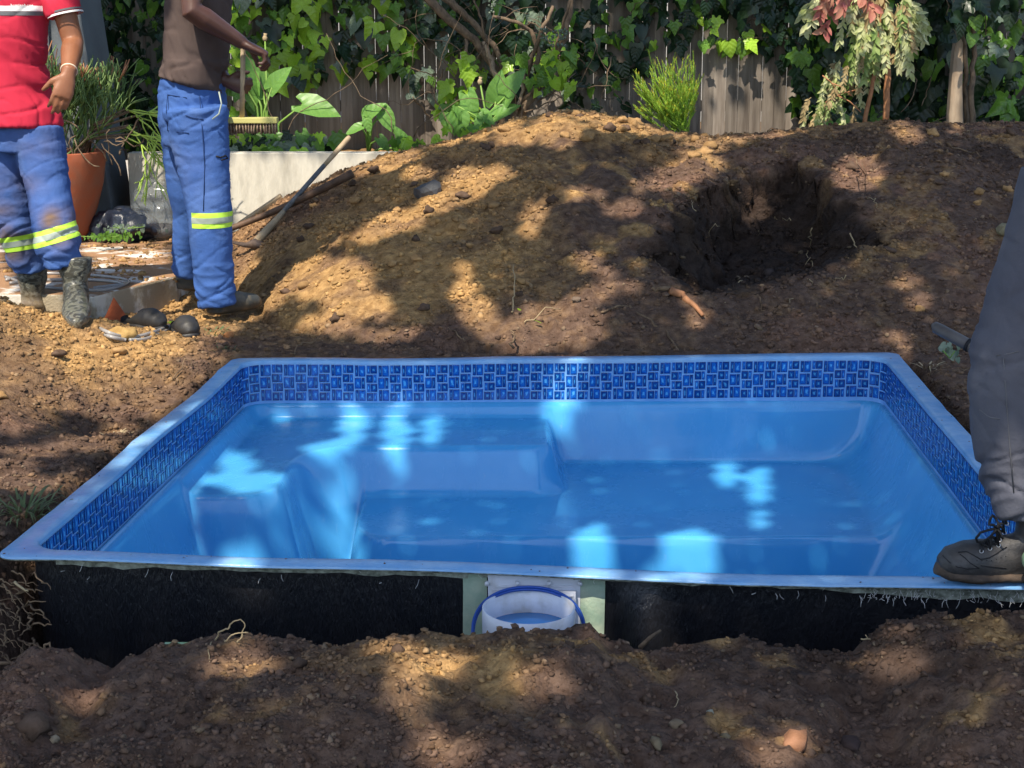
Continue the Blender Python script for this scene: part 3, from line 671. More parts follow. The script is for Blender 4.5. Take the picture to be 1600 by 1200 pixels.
for k, (w, h, mt) in kinds.items(): v, f = tile_geo(w, h); tm[k] = tile_mesh('tile_' + k, [(v, f, w, h, Matrix())], mt)
colw = .0468; ncol = int(TOT / colw); rest = {'tileA': [], 'tileB': []}; cands = []
ZT = TZ1 - TZ0
for c in range(ncol):
    l0 = c * colw; typ = c % 2; nr = 3 if typ == 0 else 4; hh = ZT / nr
    for r in range(nr):
        flip = (r % 2 == 1); big, nar = ('bigA', 'nA') if typ == 0 else ('bigB', 'nB')
        for kind, off in ((big, .0150 if not flip else .0318), (nar, .0360 if not flip else .0108)):
            l = l0 + off; x, y, rz = on_wall(l); x1, y1, _ = on_wall(l + .004); x0, y0, _ = on_wall(l - .004)
            dirv = Vector((x1 - x0, y1 - y0, 0)).normalized(); nrm = Vector((-dirv.y, dirv.x, 0))
            z = TZ0 + hh * (r + .5) + rz * (1 - .4 * (r + .5) / nr)
            Mx = Matrix(((dirv.x, nrm.x, 0, x), (dirv.y, nrm.y, 0, y), (0, 0, 1, z), (0, 0, 0, 1)))
            cands.append((abs(x - .15) if y > 5.8 else 99, kind, Mx, y))
cands.sort(key=lambda c: (c[0] > 90, 0 if 'big' in c[1] else 1, c[0]))
for i, (_, kind, Mx, y) in enumerate(cands):
    w, h, mt = kinds[kind]
    if i < 290:
        o = obj('tile', tm[kind], pool); o.matrix_basis = Mx
    else:
        v, f = tile_geo(w, h); rest[mt].append((v, f, w, h, Mx))
for mt, ins in rest.items(): obj('mosaic_tiles', tile_mesh('mosaic_' + mt, ins, mt), pool, kind='stuff')

# skimmer box with bucket on the front wall
sk = MB(); a = front_at(762, -.022, .012); b = front_at(908, -.30, .012)
sk.box((a.x, a.y - .010, -.36), (b.x, a.y + .012, -.018)); skim = sk.build('skimmer_plate', M['white_pl'], pool, smooth=False)
mb = MB(); mb.box((a.x + .012, a.y - .028, -.36), (b.x - .012, a.y - .0105, -.058)); mb.build('skimmer_panel', M['white_pl'], skim, smooth=False)
for px in (760.5, 808.5, 858.5, 907.5):
    q = front_at(px, 0, 0); mb = MB(); mb.tube([(q.x, a.y - .0205, -.040), (q.x, a.y - .0105, -.040)], .0058, 14); mb.build('bolt', M['white_pl'], skim)
for k in range(9):
    x = a.x + .02 + k * (b.x - a.x - .04) / 8; mb = MB(); mb.box((x, a.y - .034, -.20), (x + .003, a.y - .0285, -.070)); mb.build('rib', M['white_pl'], skim, smooth=False)
for z in (-.068, -.10, -.05):
    mb = MB(); mb.box((a.x + .018, a.y - (.033 if z < -.055 else .016), z), (b.x - .018, a.y - (.029 if z < -.055 else .0107), z + .003)); mb.build('rib', M['white_pl'], skim, smooth=False)
bc = aty(826, 948, a.y - .150); BR = .109
mb = MB(); mb.lathe((bc.x, bc.y, bc.z), [(BR - .004, -.16), (BR - .002, -.05), (BR - .0025, -.001), (BR, .0), (BR + .002, -.001), (BR + .002, -.03), (BR + .001, -.3)], 56)
bk = mb.build('skimmer_bucket', M['white_pl'], skim)
mb = MB(); mb.lathe((bc.x, bc.y, bc.z - .056), [(.0001, .004), (.05, .004), (BR - .004, .0), (BR - .003, -.01)], 48); mb.build('bucket_insert', M['lid'], bk)
cb = thing('blue_cable', (bc.x, bc.y, bc.z - .1), 'blue cable looped around the white skimmer bucket', 'cable')
for rad, dz, r in ((BR + .010, .006, .0035), (BR + .012, .012, .0035)):
    pts_ = []
    for k in range(41):
        th = math.radians(-25 + 230 * k / 40); e = abs(k - 20) / 20
        pts_.append(V(bc.x + (rad + .016 * e) * math.cos(th), bc.y + (rad) * math.sin(th) * .9 - .008, bc.z + dz - .11 * e ** 2.4))
    mb = MB(); mb.tube(pts_, r, 7); mb.build('strand', M['blue_cable'], cb)
# hollow twig shape leaning in the trench by the black wall
p = aty(1000, 1012, 3.3); q = aty(1032, 985, 3.36); mb = MB(); mb.tube([p, (p + q) / 2 + V(0, 0, .004), q], [.006, .005, .003], 6)
tag(mb.build('root', M['root']), 'short dark stick leaning against the black pool wall beside its shiny ridge', 'root')
p = aty(290, 1012, 3.2); mb = MB(); mb.box((p.x - .05, 3.17, p.z - .05), (p.x + .03, 3.22, p.z + .005)); tag(mb.build('pipe_end', M['green_pl'], smooth=False), 'corner of a grey green plastic piece poking up behind the foreground bank', 'plastic piece')
# ------------------------------------------------------------------ walls, slab, fence
def prism(mb, poly, z0, z1):
    n = len(poly); vs = [(p[0], p[1], z0) for p in poly] + [(p[0], p[1], z1) for p in poly]
    fs = [tuple(range(n))[::-1], tuple(range(n, 2 * n))] + [(i, (i + 1) % n, (i + 1) % n + n, i + n) for i in range(n)]
    return mb.add(vs, fs)
def bevel(me, w=.008, seg=2):
    bm = bmesh.new(); bm.from_mesh(me); bmesh.ops.bevel(bm, geom=[e for e in bm.edges if e.calc_face_angle(0) > .6], offset=w, segments=seg, affect='EDGES', profile=.6); bm.to_mesh(me); bm.free()
s0, s1, s2 = onz(145, 463, .1), onz(275, 431, .1), onz(300, 400, .1)
dl_ = (s0 - s1).normalized()
mb = MB(); NS = 14; front = [s1 + (s0 - s1) * (k / NS) for k in range(NS + 1)] + [s0 + V(-.15, .05, 0), s0 + V(-4, .15, 0)]
front = [p + V(.008 * noise.noise(p * 9), .008 * noise.noise(p * 7), 0) for p in front]
prism(mb, [(s1.x + .02, 8.98), ] + [(-6, 8.98), (-6, front[-1].y)] + [(p.x, p.y) for p in front[::-1]], -.25, .10)
me = mb.mesh('slab', M['conc'], False); bevel(me, .01); me.materials.append(M['slabtop'])
for p in me.polygons:
    if p.normal.z > .9: p.material_index = 1
slab = obj('concrete_slab', me, label='raised concrete slab with a dusty top and broken edge behind the two workers on the left', cat='slab')
x = RNG.uniform(-2.6, -1.55, 900); y = RNG.uniform(7.3, 8.9, 900); okk = fbm(x * 3, y * 3, seed=90) > .0; x, y = x[okk], y[okk]
gzo = ground_z
def _slabz(xx, yy, fine=True): return np.full(np.shape(xx), .1)
ground_z = _slabz; crumbs('soil_crumbs', x, y, .004 + .012 * RNG.random(len(x)) ** 2, label='tan soil crumbs spilled over the dusty concrete slab').__setitem__('category', 'soil'); ground_z = gzo
# reddish soil spilled on the slab between the wall and the mound
mb = MB(); prism(mb, [(-2.25 + .0, 9.05), (3.2, 9.05), (3.2, 9.17), (-2.25, 9.17)], -.1, .575); me = mb.mesh('w', M['wallw'], False); bevel(me, .006)
obj('planter_wall', me, label='low whitewashed planter wall below the fence, its right end buried by the mound', cat='wall')
mb = MB(); w0, w1 = aty(158, 0, 9.3).x, aty(205, 350, 9.3).x
mb.add([(-6, 9.0, -.1), (w1, 9.0, -.1), (w1 - .27, 9.0, 2.6), (-6, 9.0, 2.6), (-6, 9.5, -.1), (w1, 9.5, -.1), (w1 - .27, 9.5, 2.6), (-6, 9.5, 2.6)],
       [(0, 1, 2, 3), (5, 4, 7, 6), (1, 5, 6, 2), (4, 0, 3, 7), (3, 2, 6, 7), (4, 5, 1, 0)])
me = mb.mesh('w', M['greyw'], False); bevel(me, .01); obj('house_wall', me, label='dark grey plastered wall with a sloping end behind the worker in red', cat='wall')
mb = MB(); mb.box((aty(70, 0, 8.98).x - .008, 8.975, 0), (aty(70, 0, 8.98).x + .008, 8.998, 2.4)); obj('wall_joint', mb.mesh('j', M['greycl'], False), bpy.data.objects['house_wall'])
mb = MB(); mb.box((-9, 13.2, -.3), (9, 13.4, 3.2)); tag(mb.build('neighbour_wall', M['farwall'], smooth=False), 'pale sunlit wall glimpsed through the gaps of the board fence', 'wall')

FY = 10.25; fence = thing('board_fence', (0, FY, 0), 'weathered grey vertical board fence running behind the mound and planter', 'fence')
bd = []
for k in range(4):
    bm = bmesh.new(); bmesh.ops.create_cube(bm, size=1)
    for v in bm.verts: v.co = Vector((v.co.x * .0768 + random.uniform(-.0012, .0012), v.co.y * .016, (v.co.z + .5) * 1.75))
    bmesh.ops.bevel(bm, geom=list(bm.edges), offset=.002, segments=1); me = bpy.data.meshes.new('board'); bm.to_mesh(me); bm.free(); me.materials.append(M['board']); bd.append(me)
for k in range(164):
    o = obj('board', random.choice(bd), fence); o.matrix_basis = Matrix.Translation((-6.3 + k * .0790 + random.uniform(-.0015, .0015), FY + random.uniform(-.004, .004), .42 + random.uniform(-.02, .02))) @ Matrix.Rotation(random.uniform(-.003, .003), 4, 'Y') @ Matrix.Rotation(random.uniform(-.05, .05), 4, 'Z')
for z in (.75, 1.95):
    mb = MB(); mb.box((-6.4, FY + .012, z), (6.7, FY + .05, z + .07)); mb.build('rail', M['board'], fence, smooth=False)

# ------------------------------------------------------------------ leaves
def leaf_mesh(nm, outline, fold, droop, mt, wav=0):
    """outline: right half from stem (0,0) to tip (0,1) as (x,y); grid of 3 columns; folded on midrib"""
    n = len(outline); vs = []; fs = []
    L_ = outline[-1][1]
    for i, (x, y) in enumerate(outline):
        yy = min(max(y, 0), L_); zc = -droop * (yy / L_) ** 2
        zz = abs(x) * fold + wav * math.sin(i * 2.1)
        my = yy if 0 < i < n - 1 else y
        vs += [(-x, y, zc + zz), (-x * .5, (y + my) / 2, zc + zz * .42), (0, my, zc), (x * .5, (y + my) / 2, zc + zz * .42), (x, y, zc + zz * .9)]
    for i in range(n - 1):
        for k in range(4): fs.append((i * 5 + k, i * 5 + k + 1, i * 5 + k + 6, i * 5 + k + 5))
    mb = MB(); mb.add(vs, fs); return mb.mesh(nm, M[mt])
IVY = [(.0, .02), (.17, -.20), (.33, -.17), (.30, .0), (.52, .12), (.62, .30), (.36, .36), (.27, .56), (.14, .82), (.0, 1.06)]
IVY2 = [(.0, .02), (.20, -.16), (.42, -.12), (.56, .10), (.40, .26), (.30, .44), (.24, .64), (.11, .86), (.0, 1.04)]
HEART = [(.0, .03), (.18, -.15), (.36, -.10), (.45, .10), (.42, .33), (.31, .58), (.15, .82), (.0, 1.0)]
ARUM = [(.0, .04), (.16, -.26), (.30, -.20), (.34, .02), (.36, .28), (.30, .55), (.16, .82), (.0, 1.05)]
ILIB = {m: [leaf_mesh('ivy_leaf', o, f, d, m, w) for o, f, d, w in ((IVY, .25, .15, .015), (IVY2, .35, .25, .0), (IVY, .5, .3, .02), (HEART, .12, .1, 0))] for m in ('ivyd', 'ivym', 'ivyl', 'ivys')}
ALIB = [leaf_mesh('broad_leaf', ARUM, .22, .22, 'arum', .02), leaf_mesh('broad_leaf', HEART, .3, .35, 'arum', .03)]
def leaf_matrix(p, size, down=.9, yaw=None, spread=.8):
    """leaf whose tip hangs down; face towards -Y and up"""
    ang = random.gauss(0, spread * .6)
    tip = Vector((math.sin(ang), -.25 * random.random(), -math.cos(ang))) if down > 0 else Vector((math.sin(ang), -.4, math.cos(ang)))
    nrm = Vector((random.gauss(0, .45), -1 + random.gauss(0, .15), random.uniform(-.05, 1.1))); tip.normalize()
    zx = (nrm - tip * nrm.dot(tip)).normalized(); xx = tip.cross(zx).normalized()
    Mx = Matrix((xx, tip, zx)).transposed().to_4x4(); return Matrix.Translation(p) @ Mx @ Matrix.Diagonal((size * random.uniform(.85, 1.15), size, size, 1))
def join_instances(nm, items, parent, **kw):
    """one stuff mesh out of (mesh, matrix) pairs, by material"""
    by = {}
    for me, Mx in items: by.setdefault(me.materials[0].name, []).append((me, Mx))
    for k, lst in by.items():
        vs = []; fs = []
        for me, Mx in lst:
            b0 = len(vs); vs += [(Mx @ v.co)[:] for v in me.vertices]; fs += [tuple(i + b0 for i in p.vertices) for p in me.polygons]
        mb = MB(); mb.add(vs, fs); mb.build(nm, bpy.data.materials[k], parent, kind='stuff', **kw)
def vine(mb, p, n, step, drift, r):
    pts = [Vector(p)]; d = Vector(drift)
    for _ in range(n):
        d = (d + Vector((random.gauss(0, .35), random.gauss(0, .08), random.gauss(0, .3)))).normalized(); pts.append(pts[-1] + d * step)
    mb.tube(pts, [r * (1 - .6 * i / n) for i in range(n + 1)], 5)
def ivy(label, boxes, nmax=290, loc=None, cat='ivy'):
    """boxes: (px0, px1, py0, py1, Y, count, size range, material weights)"""
    t = thing('ivy', loc or (aty((boxes[0][0] + boxes[0][1]) / 2, 200, FY - .1).x, FY - .1, .5), label, cat); items = []
    for (a, b, c, d_, Y, cnt, sz, mats) in boxes:
        for _ in range(cnt):
            px, py = random.uniform(a, b), random.uniform(c, d_); yy = Y + random.uniform(-.12, .06)
            m = random.choice(mats); items.append((ILIB[m][random.randrange(4)], leaf_matrix(aty(px, py, yy), sz[0] * .62 + (sz[1] * 1.05 - sz[0] * .62) * random.random() ** .8), yy))
    random.shuffle(items); items.sort(key=lambda q: (0 if q[0].materials[0].name != 'ivy_d' else 1))
    for me, Mx, _ in items[:nmax]:
        o = obj('leaf', me, t); o.matrix_basis = Mx
    if items[nmax:]: join_instances('leaves', [(a, b) for a, b, _ in items[nmax:]], t)
    for (a, b, c, d_, Y, *_r) in boxes[:3]:
        for _ in range(2):
            mb = MB(); vine(mb, aty(random.uniform(a, b), min(d_, 215), Y + .07), 14, .06, (random.gauss(0, .3), 0, 1.6), .0035); mb.build('stem', M['bark'], t)
    return t
D, Mm, Ll, S = 'ivyd', 'ivym', 'ivyl', 'ivys'  # dark and lime leaf colours, mixed by region, partly paint its shade and sunlight
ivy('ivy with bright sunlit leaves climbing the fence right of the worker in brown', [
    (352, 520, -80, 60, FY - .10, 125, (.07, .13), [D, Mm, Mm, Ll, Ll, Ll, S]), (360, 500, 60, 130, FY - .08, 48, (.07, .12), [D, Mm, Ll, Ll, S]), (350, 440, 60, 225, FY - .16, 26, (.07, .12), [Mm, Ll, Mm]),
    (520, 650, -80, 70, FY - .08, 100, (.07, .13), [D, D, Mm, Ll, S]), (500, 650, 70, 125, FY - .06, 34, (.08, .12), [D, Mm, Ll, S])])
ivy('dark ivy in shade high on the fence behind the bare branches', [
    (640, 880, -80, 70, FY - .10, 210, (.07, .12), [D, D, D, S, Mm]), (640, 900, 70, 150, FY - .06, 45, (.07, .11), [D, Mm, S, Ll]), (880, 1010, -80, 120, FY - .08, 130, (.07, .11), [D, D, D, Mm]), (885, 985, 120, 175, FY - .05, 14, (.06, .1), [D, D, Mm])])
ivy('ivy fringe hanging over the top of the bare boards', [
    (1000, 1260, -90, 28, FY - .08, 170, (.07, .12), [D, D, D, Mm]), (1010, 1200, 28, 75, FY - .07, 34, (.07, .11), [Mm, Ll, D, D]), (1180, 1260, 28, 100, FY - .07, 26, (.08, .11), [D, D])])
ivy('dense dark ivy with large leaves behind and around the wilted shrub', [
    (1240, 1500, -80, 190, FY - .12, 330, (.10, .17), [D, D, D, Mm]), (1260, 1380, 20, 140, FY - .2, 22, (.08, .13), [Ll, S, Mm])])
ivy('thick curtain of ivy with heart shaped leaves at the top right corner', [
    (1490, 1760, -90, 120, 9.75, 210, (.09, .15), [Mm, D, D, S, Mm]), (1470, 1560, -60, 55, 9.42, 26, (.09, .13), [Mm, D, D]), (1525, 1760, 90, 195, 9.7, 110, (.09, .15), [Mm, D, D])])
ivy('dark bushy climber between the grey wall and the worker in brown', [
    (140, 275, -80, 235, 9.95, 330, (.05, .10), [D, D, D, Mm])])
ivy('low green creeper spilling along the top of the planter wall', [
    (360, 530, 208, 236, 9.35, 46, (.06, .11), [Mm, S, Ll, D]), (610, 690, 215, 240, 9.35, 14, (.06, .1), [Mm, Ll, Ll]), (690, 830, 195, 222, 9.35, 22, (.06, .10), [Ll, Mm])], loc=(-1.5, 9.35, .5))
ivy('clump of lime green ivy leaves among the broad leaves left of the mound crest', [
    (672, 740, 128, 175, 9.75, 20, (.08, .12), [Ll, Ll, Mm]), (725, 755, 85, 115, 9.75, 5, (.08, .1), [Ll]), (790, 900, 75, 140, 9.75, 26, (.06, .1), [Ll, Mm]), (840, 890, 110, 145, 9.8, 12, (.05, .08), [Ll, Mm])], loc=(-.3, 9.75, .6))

# broad-leaved plants growing in the planter
def broad_plant(base, leaves, label, extra=None):
    b = onz(base[0], base[1], 0); b = aty(base[0], base[1], base[2]); t = thing('broad_leaved_plant', b, label, 'plant', 'broad leaved plants in the planter')
    for (px, py, size, ang, Y) in leaves:
        p = aty(px, py, Y); a = math.radians(ang)
        tip = Vector((math.sin(a), -.25, -math.cos(a))).normalized(); nrm = Vector((random.uniform(-.4, .4), -.75, .8)); zx = (nrm - tip * nrm.dot(tip)).normalized(); xx = tip.cross(zx)
        st = p - tip * size * .45
        o = obj('leaf', random.choice(ALIB), t); o.matrix_basis = Matrix.Translation(st) @ Matrix((xx, tip, zx)).transposed().to_4x4() @ Matrix.Diagonal((size * 1.0, size, size, 1))
        mb = MB(); b2 = b + V(random.uniform(-.04, .04), 0, 0); mid = (b2 + st) / 2 + V((b2.x - st.x) * .25, .02, (st.z - b2.z) * .15); mb.tube([b2, mid, st], [.008, .007, .005], 6); mb.build('leaf_stem', M['green_stem'], t)
    if extra:
        p = aty(extra[0], extra[1], extra[2]); mb = MB(); mb.tube([b, (b + p) / 2 + V(.005, 0, 0), p], [.007, .006, .005], 6); st = mb.build('flower_stem', M['green_stem'], t); mb = MB(); mb.ball(p, (.016, .014, .02), 8); mb.tube([p, p + V(.004, 0, .03)], [.006, .012], 7); mb.build('dry_flower_head', M['dry'], st)
broad_plant((418, 245, 9.5), [(498, 168, 0.230, 80, 9.45), (436, 122, 0.170, 140, 9.5), (400, 115, 0.221, 200, 9.6), (393, 145, 0.187, 0, 9.6), (425, 205, 0.136, 40, 9.4), (400, 222, 0.119, -60, 9.38), (445, 222, 0.111, 60, 9.38), (476, 222, 0.119, 20, 9.36), (372, 140, 0.136, -20, 9.6)], 'broad leaved plant with one large arrow shaped leaf left of the pickaxe handle', (414, 60, 9.6))
broad_plant((575, 240, 9.5), [(583, 172, 0.144, 140, 9.5), (606, 188, 0.144, 30, 9.5), (553, 202, 0.108, -70, 9.45), (575, 195, 0.086, 10, 9.42), (627, 215, 0.144, 200, 9.45), (600, 225, 0.094, 40, 9.38)], 'broad leaved plant with pale stems rising just right of the pickaxe handle')
broad_plant((765, 225, 9.5), [(778, 138, 0.187, 170, 9.5), (800, 132, 0.203, 150, 9.48), (736, 165, 0.156, 20, 9.5), (704, 192, 0.140, 10, 9.45), (719, 196, 0.148, 10, 9.44), (790, 172, 0.156, 120, 9.46), (762, 185, 0.117, 60, 9.42), (748, 190, 0.101, -40, 9.4), (770, 205, 0.125, 90, 9.38), (742, 208, 0.094, 0, 9.36), (722, 178, 0.117, 30, 9.45)], 'large broad leaved plant with a dried flower stalk beside the mound crest', (750, 128, 9.5))

# bare woody shrub limbs against the fence
def branchy(name, base, label, cat, paths, mt='bark', part='branch', Y=None):
    t = thing(name, base, label, cat)
    for pth in paths:
        pts = pth['p']; Y0 = pth.get('Y', Y); ps = [aty(px, py, Y0 + .05 * math.sin(i + px)) for i, (px, py) in enumerate(pts)]
        sm = []
        for i in range(len(ps) - 1):
            for k in range(4):
                q = ps[i].lerp(ps[i + 1], k / 4) + Vector([random.gauss(0, .004) for _ in range(3)]); sm.append(q)
        sm.append(ps[-1]); r0, r1 = pth['r']; mb = MB(); mb.tube(sm, [r0 + (r1 - r0) * i / (len(sm) - 1) for i in range(len(sm))], 7); mb.build(part, M[pth.get('m', mt)], t)
    return t
t = branchy('woody_shrub', aty(800, 215, 9.85), 'leafless woody shrub with crossing brown limbs in front of the fence', 'shrub', [
    dict(p=[(655, -20), (700, 32), (742, 62), (778, 112), (775, 150), (790, 215)], r=(.030, .022)), dict(p=[(680, -20), (712, 12), (735, 30), (770, 70), (790, 120)], r=(.028, .014)),
    dict(p=[(800, 215), (822, 165), (856, 116), (882, 60), (898, -20)], r=(.028, .016)), dict(p=[(795, 215), (812, 160), (850, 130)], r=(.026, .010)), dict(p=[(770, 25), (808, 34), (830, 50), (842, 75), (838, 110)], r=(.010, .018)),
    dict(p=[(730, 50), (727, 85), (722, 118)], r=(.010, .014)), dict(p=[(755, 65), (768, 95), (776, 128), (778, 160)], r=(.020, .016), m='palewood'), dict(p=[(864, 10), (845, 50), (830, 90), (815, 150)], r=(.012, .016)),
    dict(p=[(890, 0), (872, 60), (860, 90), (832, 150)], r=(.008, .012)), dict(p=[(820, 100), (816, 140), (808, 170)], r=(.010, .012), m='palewood'), dict(p=[(645, 152), (660, 168), (672, 185)], r=(.004, .006)),
    dict(p=[(740, 0), (752, 30), (758, 60)], r=(.006, .008)), dict(p=[(640, 105), (675, 118), (700, 135)], r=(.003, .005)), dict(p=[(880, 150), (850, 165), (820, 175)], r=(.003, .006)), dict(p=[(900, 115), (870, 140), (840, 160)], r=(.003, .005))], Y=9.85)
mb = MB()
for _ in range(60):
    p = aty(random.uniform(845, 885), random.uniform(45, 75), 9.75); mb.ball(p, random.uniform(.006, .011), 5)
for _ in range(20):
    p = aty(random.uniform(762, 775), random.uniform(-5, 22), 9.75); mb.ball(p, random.uniform(.006, .010), 5)
mb.build('small_leaf', M['ivys'], t, kind='stuff')
mb = MB()
for _ in range(34):
    px, py = random.uniform(640, 1000), random.uniform(-10, 190); vine(mb, aty(px, py, 10.02), 7, .05, (random.gauss(0, 1), 0, random.gauss(0, .7)), random.uniform(.002, .005))
mb.build('twig', M['bark'], t, kind='stuff')

# feathery shrub behind the crest
b = aty(1062, 212, 9.0); t = thing('feathery_shrub', b, 'bright green feathery shrub with yellow tips growing behind the mound crest', 'shrub')
def needle_branch(mb, tip_mb, p, d, L, n=9):
    pts = [Vector(p)]; dd = Vector(d).normalized()
    for k in range(n): dd = (dd + Vector((0, 0, .05)) + Vector([random.gauss(0, .03) for _ in range(3)])).normalized(); pts.append(pts[-1] + dd * L / n)
    mb.tube(pts, [.003 * (1 - .6 * k / n) for k in range(n + 1)], 4)
    for k in range(2, n + 1):
        for q in range(7):
            pp = pts[k - 1].lerp(pts[k], random.random()); side = Vector([random.gauss(0, 1) for _ in range(3)]); side = (side - dd * side.dot(dd)).normalized()
            e = pp + (side * .55 + dd * .9).normalized() * random.uniform(.012, .024); w = dd.cross(side) * .0018
            m = tip_mb if (k >= n - 1 and random.random() < .5) else mb; m.add([pp - w, pp + w, e], [(0, 1, 2)])
    return pts
mb = MB(); tb = MB()
for k in range(84):
    px, py = random.uniform(968, 1096), random.uniform(92, 190); 
    if px < 1000 and py < 130: py += 25
    target = aty(px, py, 9.0 + random.uniform(-.15, .15)); s = b + V(random.uniform(-.05, .05), random.uniform(-.03, .03), random.uniform(0, .08)); L = (target - s).length
    ps = needle_branch(mb, tb, s, target - s, L, 12)
    for q in range(4):
        i = random.randrange(4, 11); dirv = (ps[i + 1] - ps[i]).normalized() + Vector((random.gauss(0, .35), random.gauss(0, .3), .25)); needle_branch(mb, tb, ps[i], dirv, L * random.uniform(.2, .38), 6)
mb.build('foliage', M['needle'], t, kind='stuff'); tb.build('yellow_tip', M['needle_tip'], t, kind='stuff')

# wilted shrub
b = aty(1350, 196, 9.1); t = thing('wilted_shrub', b, 'uprooted shrub with drooping pale yellow green leaves and a red tuft on top', 'shrub')
for pth, r in (([(1350, 200), (1358, 150), (1366, 118)], (.014, .011)), ([(1384, 196), (1386, 140), (1388, 90), (1380, 55), (1362, 30), (1350, 5), (1345, -40)], (.020, .013)), ([(1366, 118), (1372, 60), (1385, -20)], (.009, .006))):
    ps = [aty(px, py, 9.1) for px, py in pth]; sm = []
    for i in range(len(ps) - 1): sm += [ps[i].lerp(ps[i + 1], k / 3) + Vector([random.gauss(0, .003) for _ in range(3)]) for k in range(3)]
    sm.append(ps[-1]); mb = MB(); mb.tube(sm, [r[0] + (r[1] - r[0]) * i / len(sm) for i in range(len(sm))], 8); mb.build('trunk', M['stem_o'], t)
def frond(p, d, L, leaf, n=9, droop=1.0, mt='wilt', curl=.5):
    """drooping pinnate leaf: midrib with pairs of crumpled leaflets"""
    mb = MB(); pts = [Vector(p)]; dd = Vector(d).normalized()
    for k in range(n): dd = (dd + Vector((0, 0, -droop * .28)) + Vector([random.gauss(0, .06) for _ in range(3)])).normalized(); pts.append(pts[-1] + dd * L / n)
    mb.tube(pts, [.0028 * (1 - .6 * k / n) for k in range(n + 1)], 4)
    for k in range(1, n + 1):
        for sgn in (-1, 1):
            if random.random() < .12: continue
            ax = (pts[k] - pts[k - 1]).normalized(); side = ax.cross(Vector((random.gauss(0, .3), -1, random.gauss(0, .3)))).normalized() * sgn
            ld = (side * .7 + ax * .35 + Vector((0, -.15, -.75 * droop)) + Vector([random.gauss(0, .28) for _ in range(3)])).normalized(); l = leaf * random.uniform(.7, 1.15); w = l * .24
            wd = ld.cross(Vector((random.gauss(0, .5), -1, random.gauss(0, .5)))).normalized() * w; o_ = pts[k]; bend = Vector((random.gauss(0, .25), random.gauss(0, .25), -.2)) * l * curl
            rows = []
            for q, f in ((.0, .25), (.33, 1), (.66, .85), (1, .08)):
                c = o_ + ld * l * q + bend * q * q; up = Vector((0, -1, 0)) * w * .5 * f; rows += [c - wd * f + up, c, c + wd * f + up]
            mb.add(rows, [(i * 3 + j, i * 3 + j + 1, i * 3 + j + 4, i * 3 + j + 3) for i in range(3) for j in range(2)])
    return mb.build('frond', M[mt], t)
for _ in range(60):
    px = random.uniform(1330, 1425); py = random.uniform(-25, 85) if px < 1400 else random.uniform(-15, 60)
    frond(aty(px, py, 9.1 + random.uniform(-.16, .12)), (random.gauss(0, .35) + (px - 1375) / 150, -.2, -.6), random.uniform(.12, .26), random.uniform(.035, .06), 9, 1.0, random.choice(('wilt', 'wilt', 'wilt', 'wilt2', 'wilt2', 'wilt3')))
for _ in range(12):
    frond(aty(random.uniform(1400, 1432), random.uniform(0, 30), 9.1 + random.uniform(-.1, .1)), (.8, -.2, -.1), random.uniform(.14, .2), .05)
for _ in range(26):
    px = random.uniform(1262, 1345); py = random.uniform(92, 178); frond(aty(px, py, 9.12 + random.uniform(-.1, .1)), (random.gauss(-.2, .6), -.2, -.5), random.uniform(.08, .15), .035, 8, 1.0, random.choice(('wilt', 'wilt2', 'wilt', 'wilt3')))
for px, py, dx in ((1335, -8, -1), (1320, -14, -1.2), (1345, 2, -.8)): frond(aty(px, py, 9.05), (dx, -.2, .25), .30, .07, 9, .6, 'redleaf' if px > 1325 else 'wilt', .2)
for px, dx in ((1303, -.5), (1322, -.1), (1338, .4)): frond(aty(px, -6, 9.0), (dx, -.3, .1), .15, .075, 7, .9, 'redleaf', .2)
for px, py in ((1270, 2), (1262, 12)): frond(aty(px + 25, py - 10, 9.0), (-1, -.2, -.1), .2, .06, 8, .8, 'wilt', .2)
mb = MB()
for a, b_ in (((1300, 130), (1330, 150)), ((1285, 118), (1310, 145)), ((1310, 150), (1345, 175)), ((1290, 160), (1340, 140))):
    mb = MB(); mb.tube([aty(*a, 9.05), aty((a[0] + b_[0]) / 2, (a[1] + b_[1]) / 2 - 4, 9.05), aty(*b_, 9.05)], .004, 5); mb.build('stalk', M['stem_o'], t)

# pale post with dark trunk at the right
mb = MB(); pts = []
vs = []; fs = []
prof = [(215, 1484, 1506), (180, 1483, 1505), (140, 1486, 1504), (90, 1490, 1505), (60, 1494, 1505), (-60, 1494, 1507)]
for py, a, b_ in prof:
    A, B = aty(a, py, 9.5), aty(b_, py, 9.5); vs += [A, B, B + V(0, .07, 0), A + V(0, .07, 0)]
for i in range(len(prof) - 1):
    for k in range(4): fs.append((i * 4 + k, i * 4 + (k + 1) % 4, i * 4 + 4 + (k + 1) % 4, i * 4 + 4 + k))
fs.append((0, 3, 2, 1)); mb.add(vs, fs); me = mb.mesh('post', M['palewood'], False); bevel(me, .006); obj('fence_post', me, label='pale peeling wooden post between the dark ivy and the leaf curtain at right', cat='post')
branchy('climber_trunk', aty(1510, 205, 9.5), 'dark twisted climber trunk against the right side of the pale post', 'trunk', [dict(p=[(1511, 215), (1508, 150), (1510, 100), (1504, 40), (1506, -40)], r=(.016, .012), m='bark'), dict(p=[(1519, 210), (1518, 150), (1522, 90), (1516, -40)], r=(.020, .014), m='bark')], Y=9.55, part='stem')
branchy('hanging_vine', aty(1430, 130, 9.7), 'thin bare vine looping down in the dark gap left of the pale post', 'vine', [dict(p=[(1422, 108), (1432, 125), (1428, 150), (1408, 175)], r=(.004, .003)), dict(p=[(1455, 120), (1446, 150), (1440, 165)], r=(.003, .003)), dict(p=[(1440, 200), (1470, 185), (1490, 178)], r=(.003, .004))], Y=9.7, part='stem')

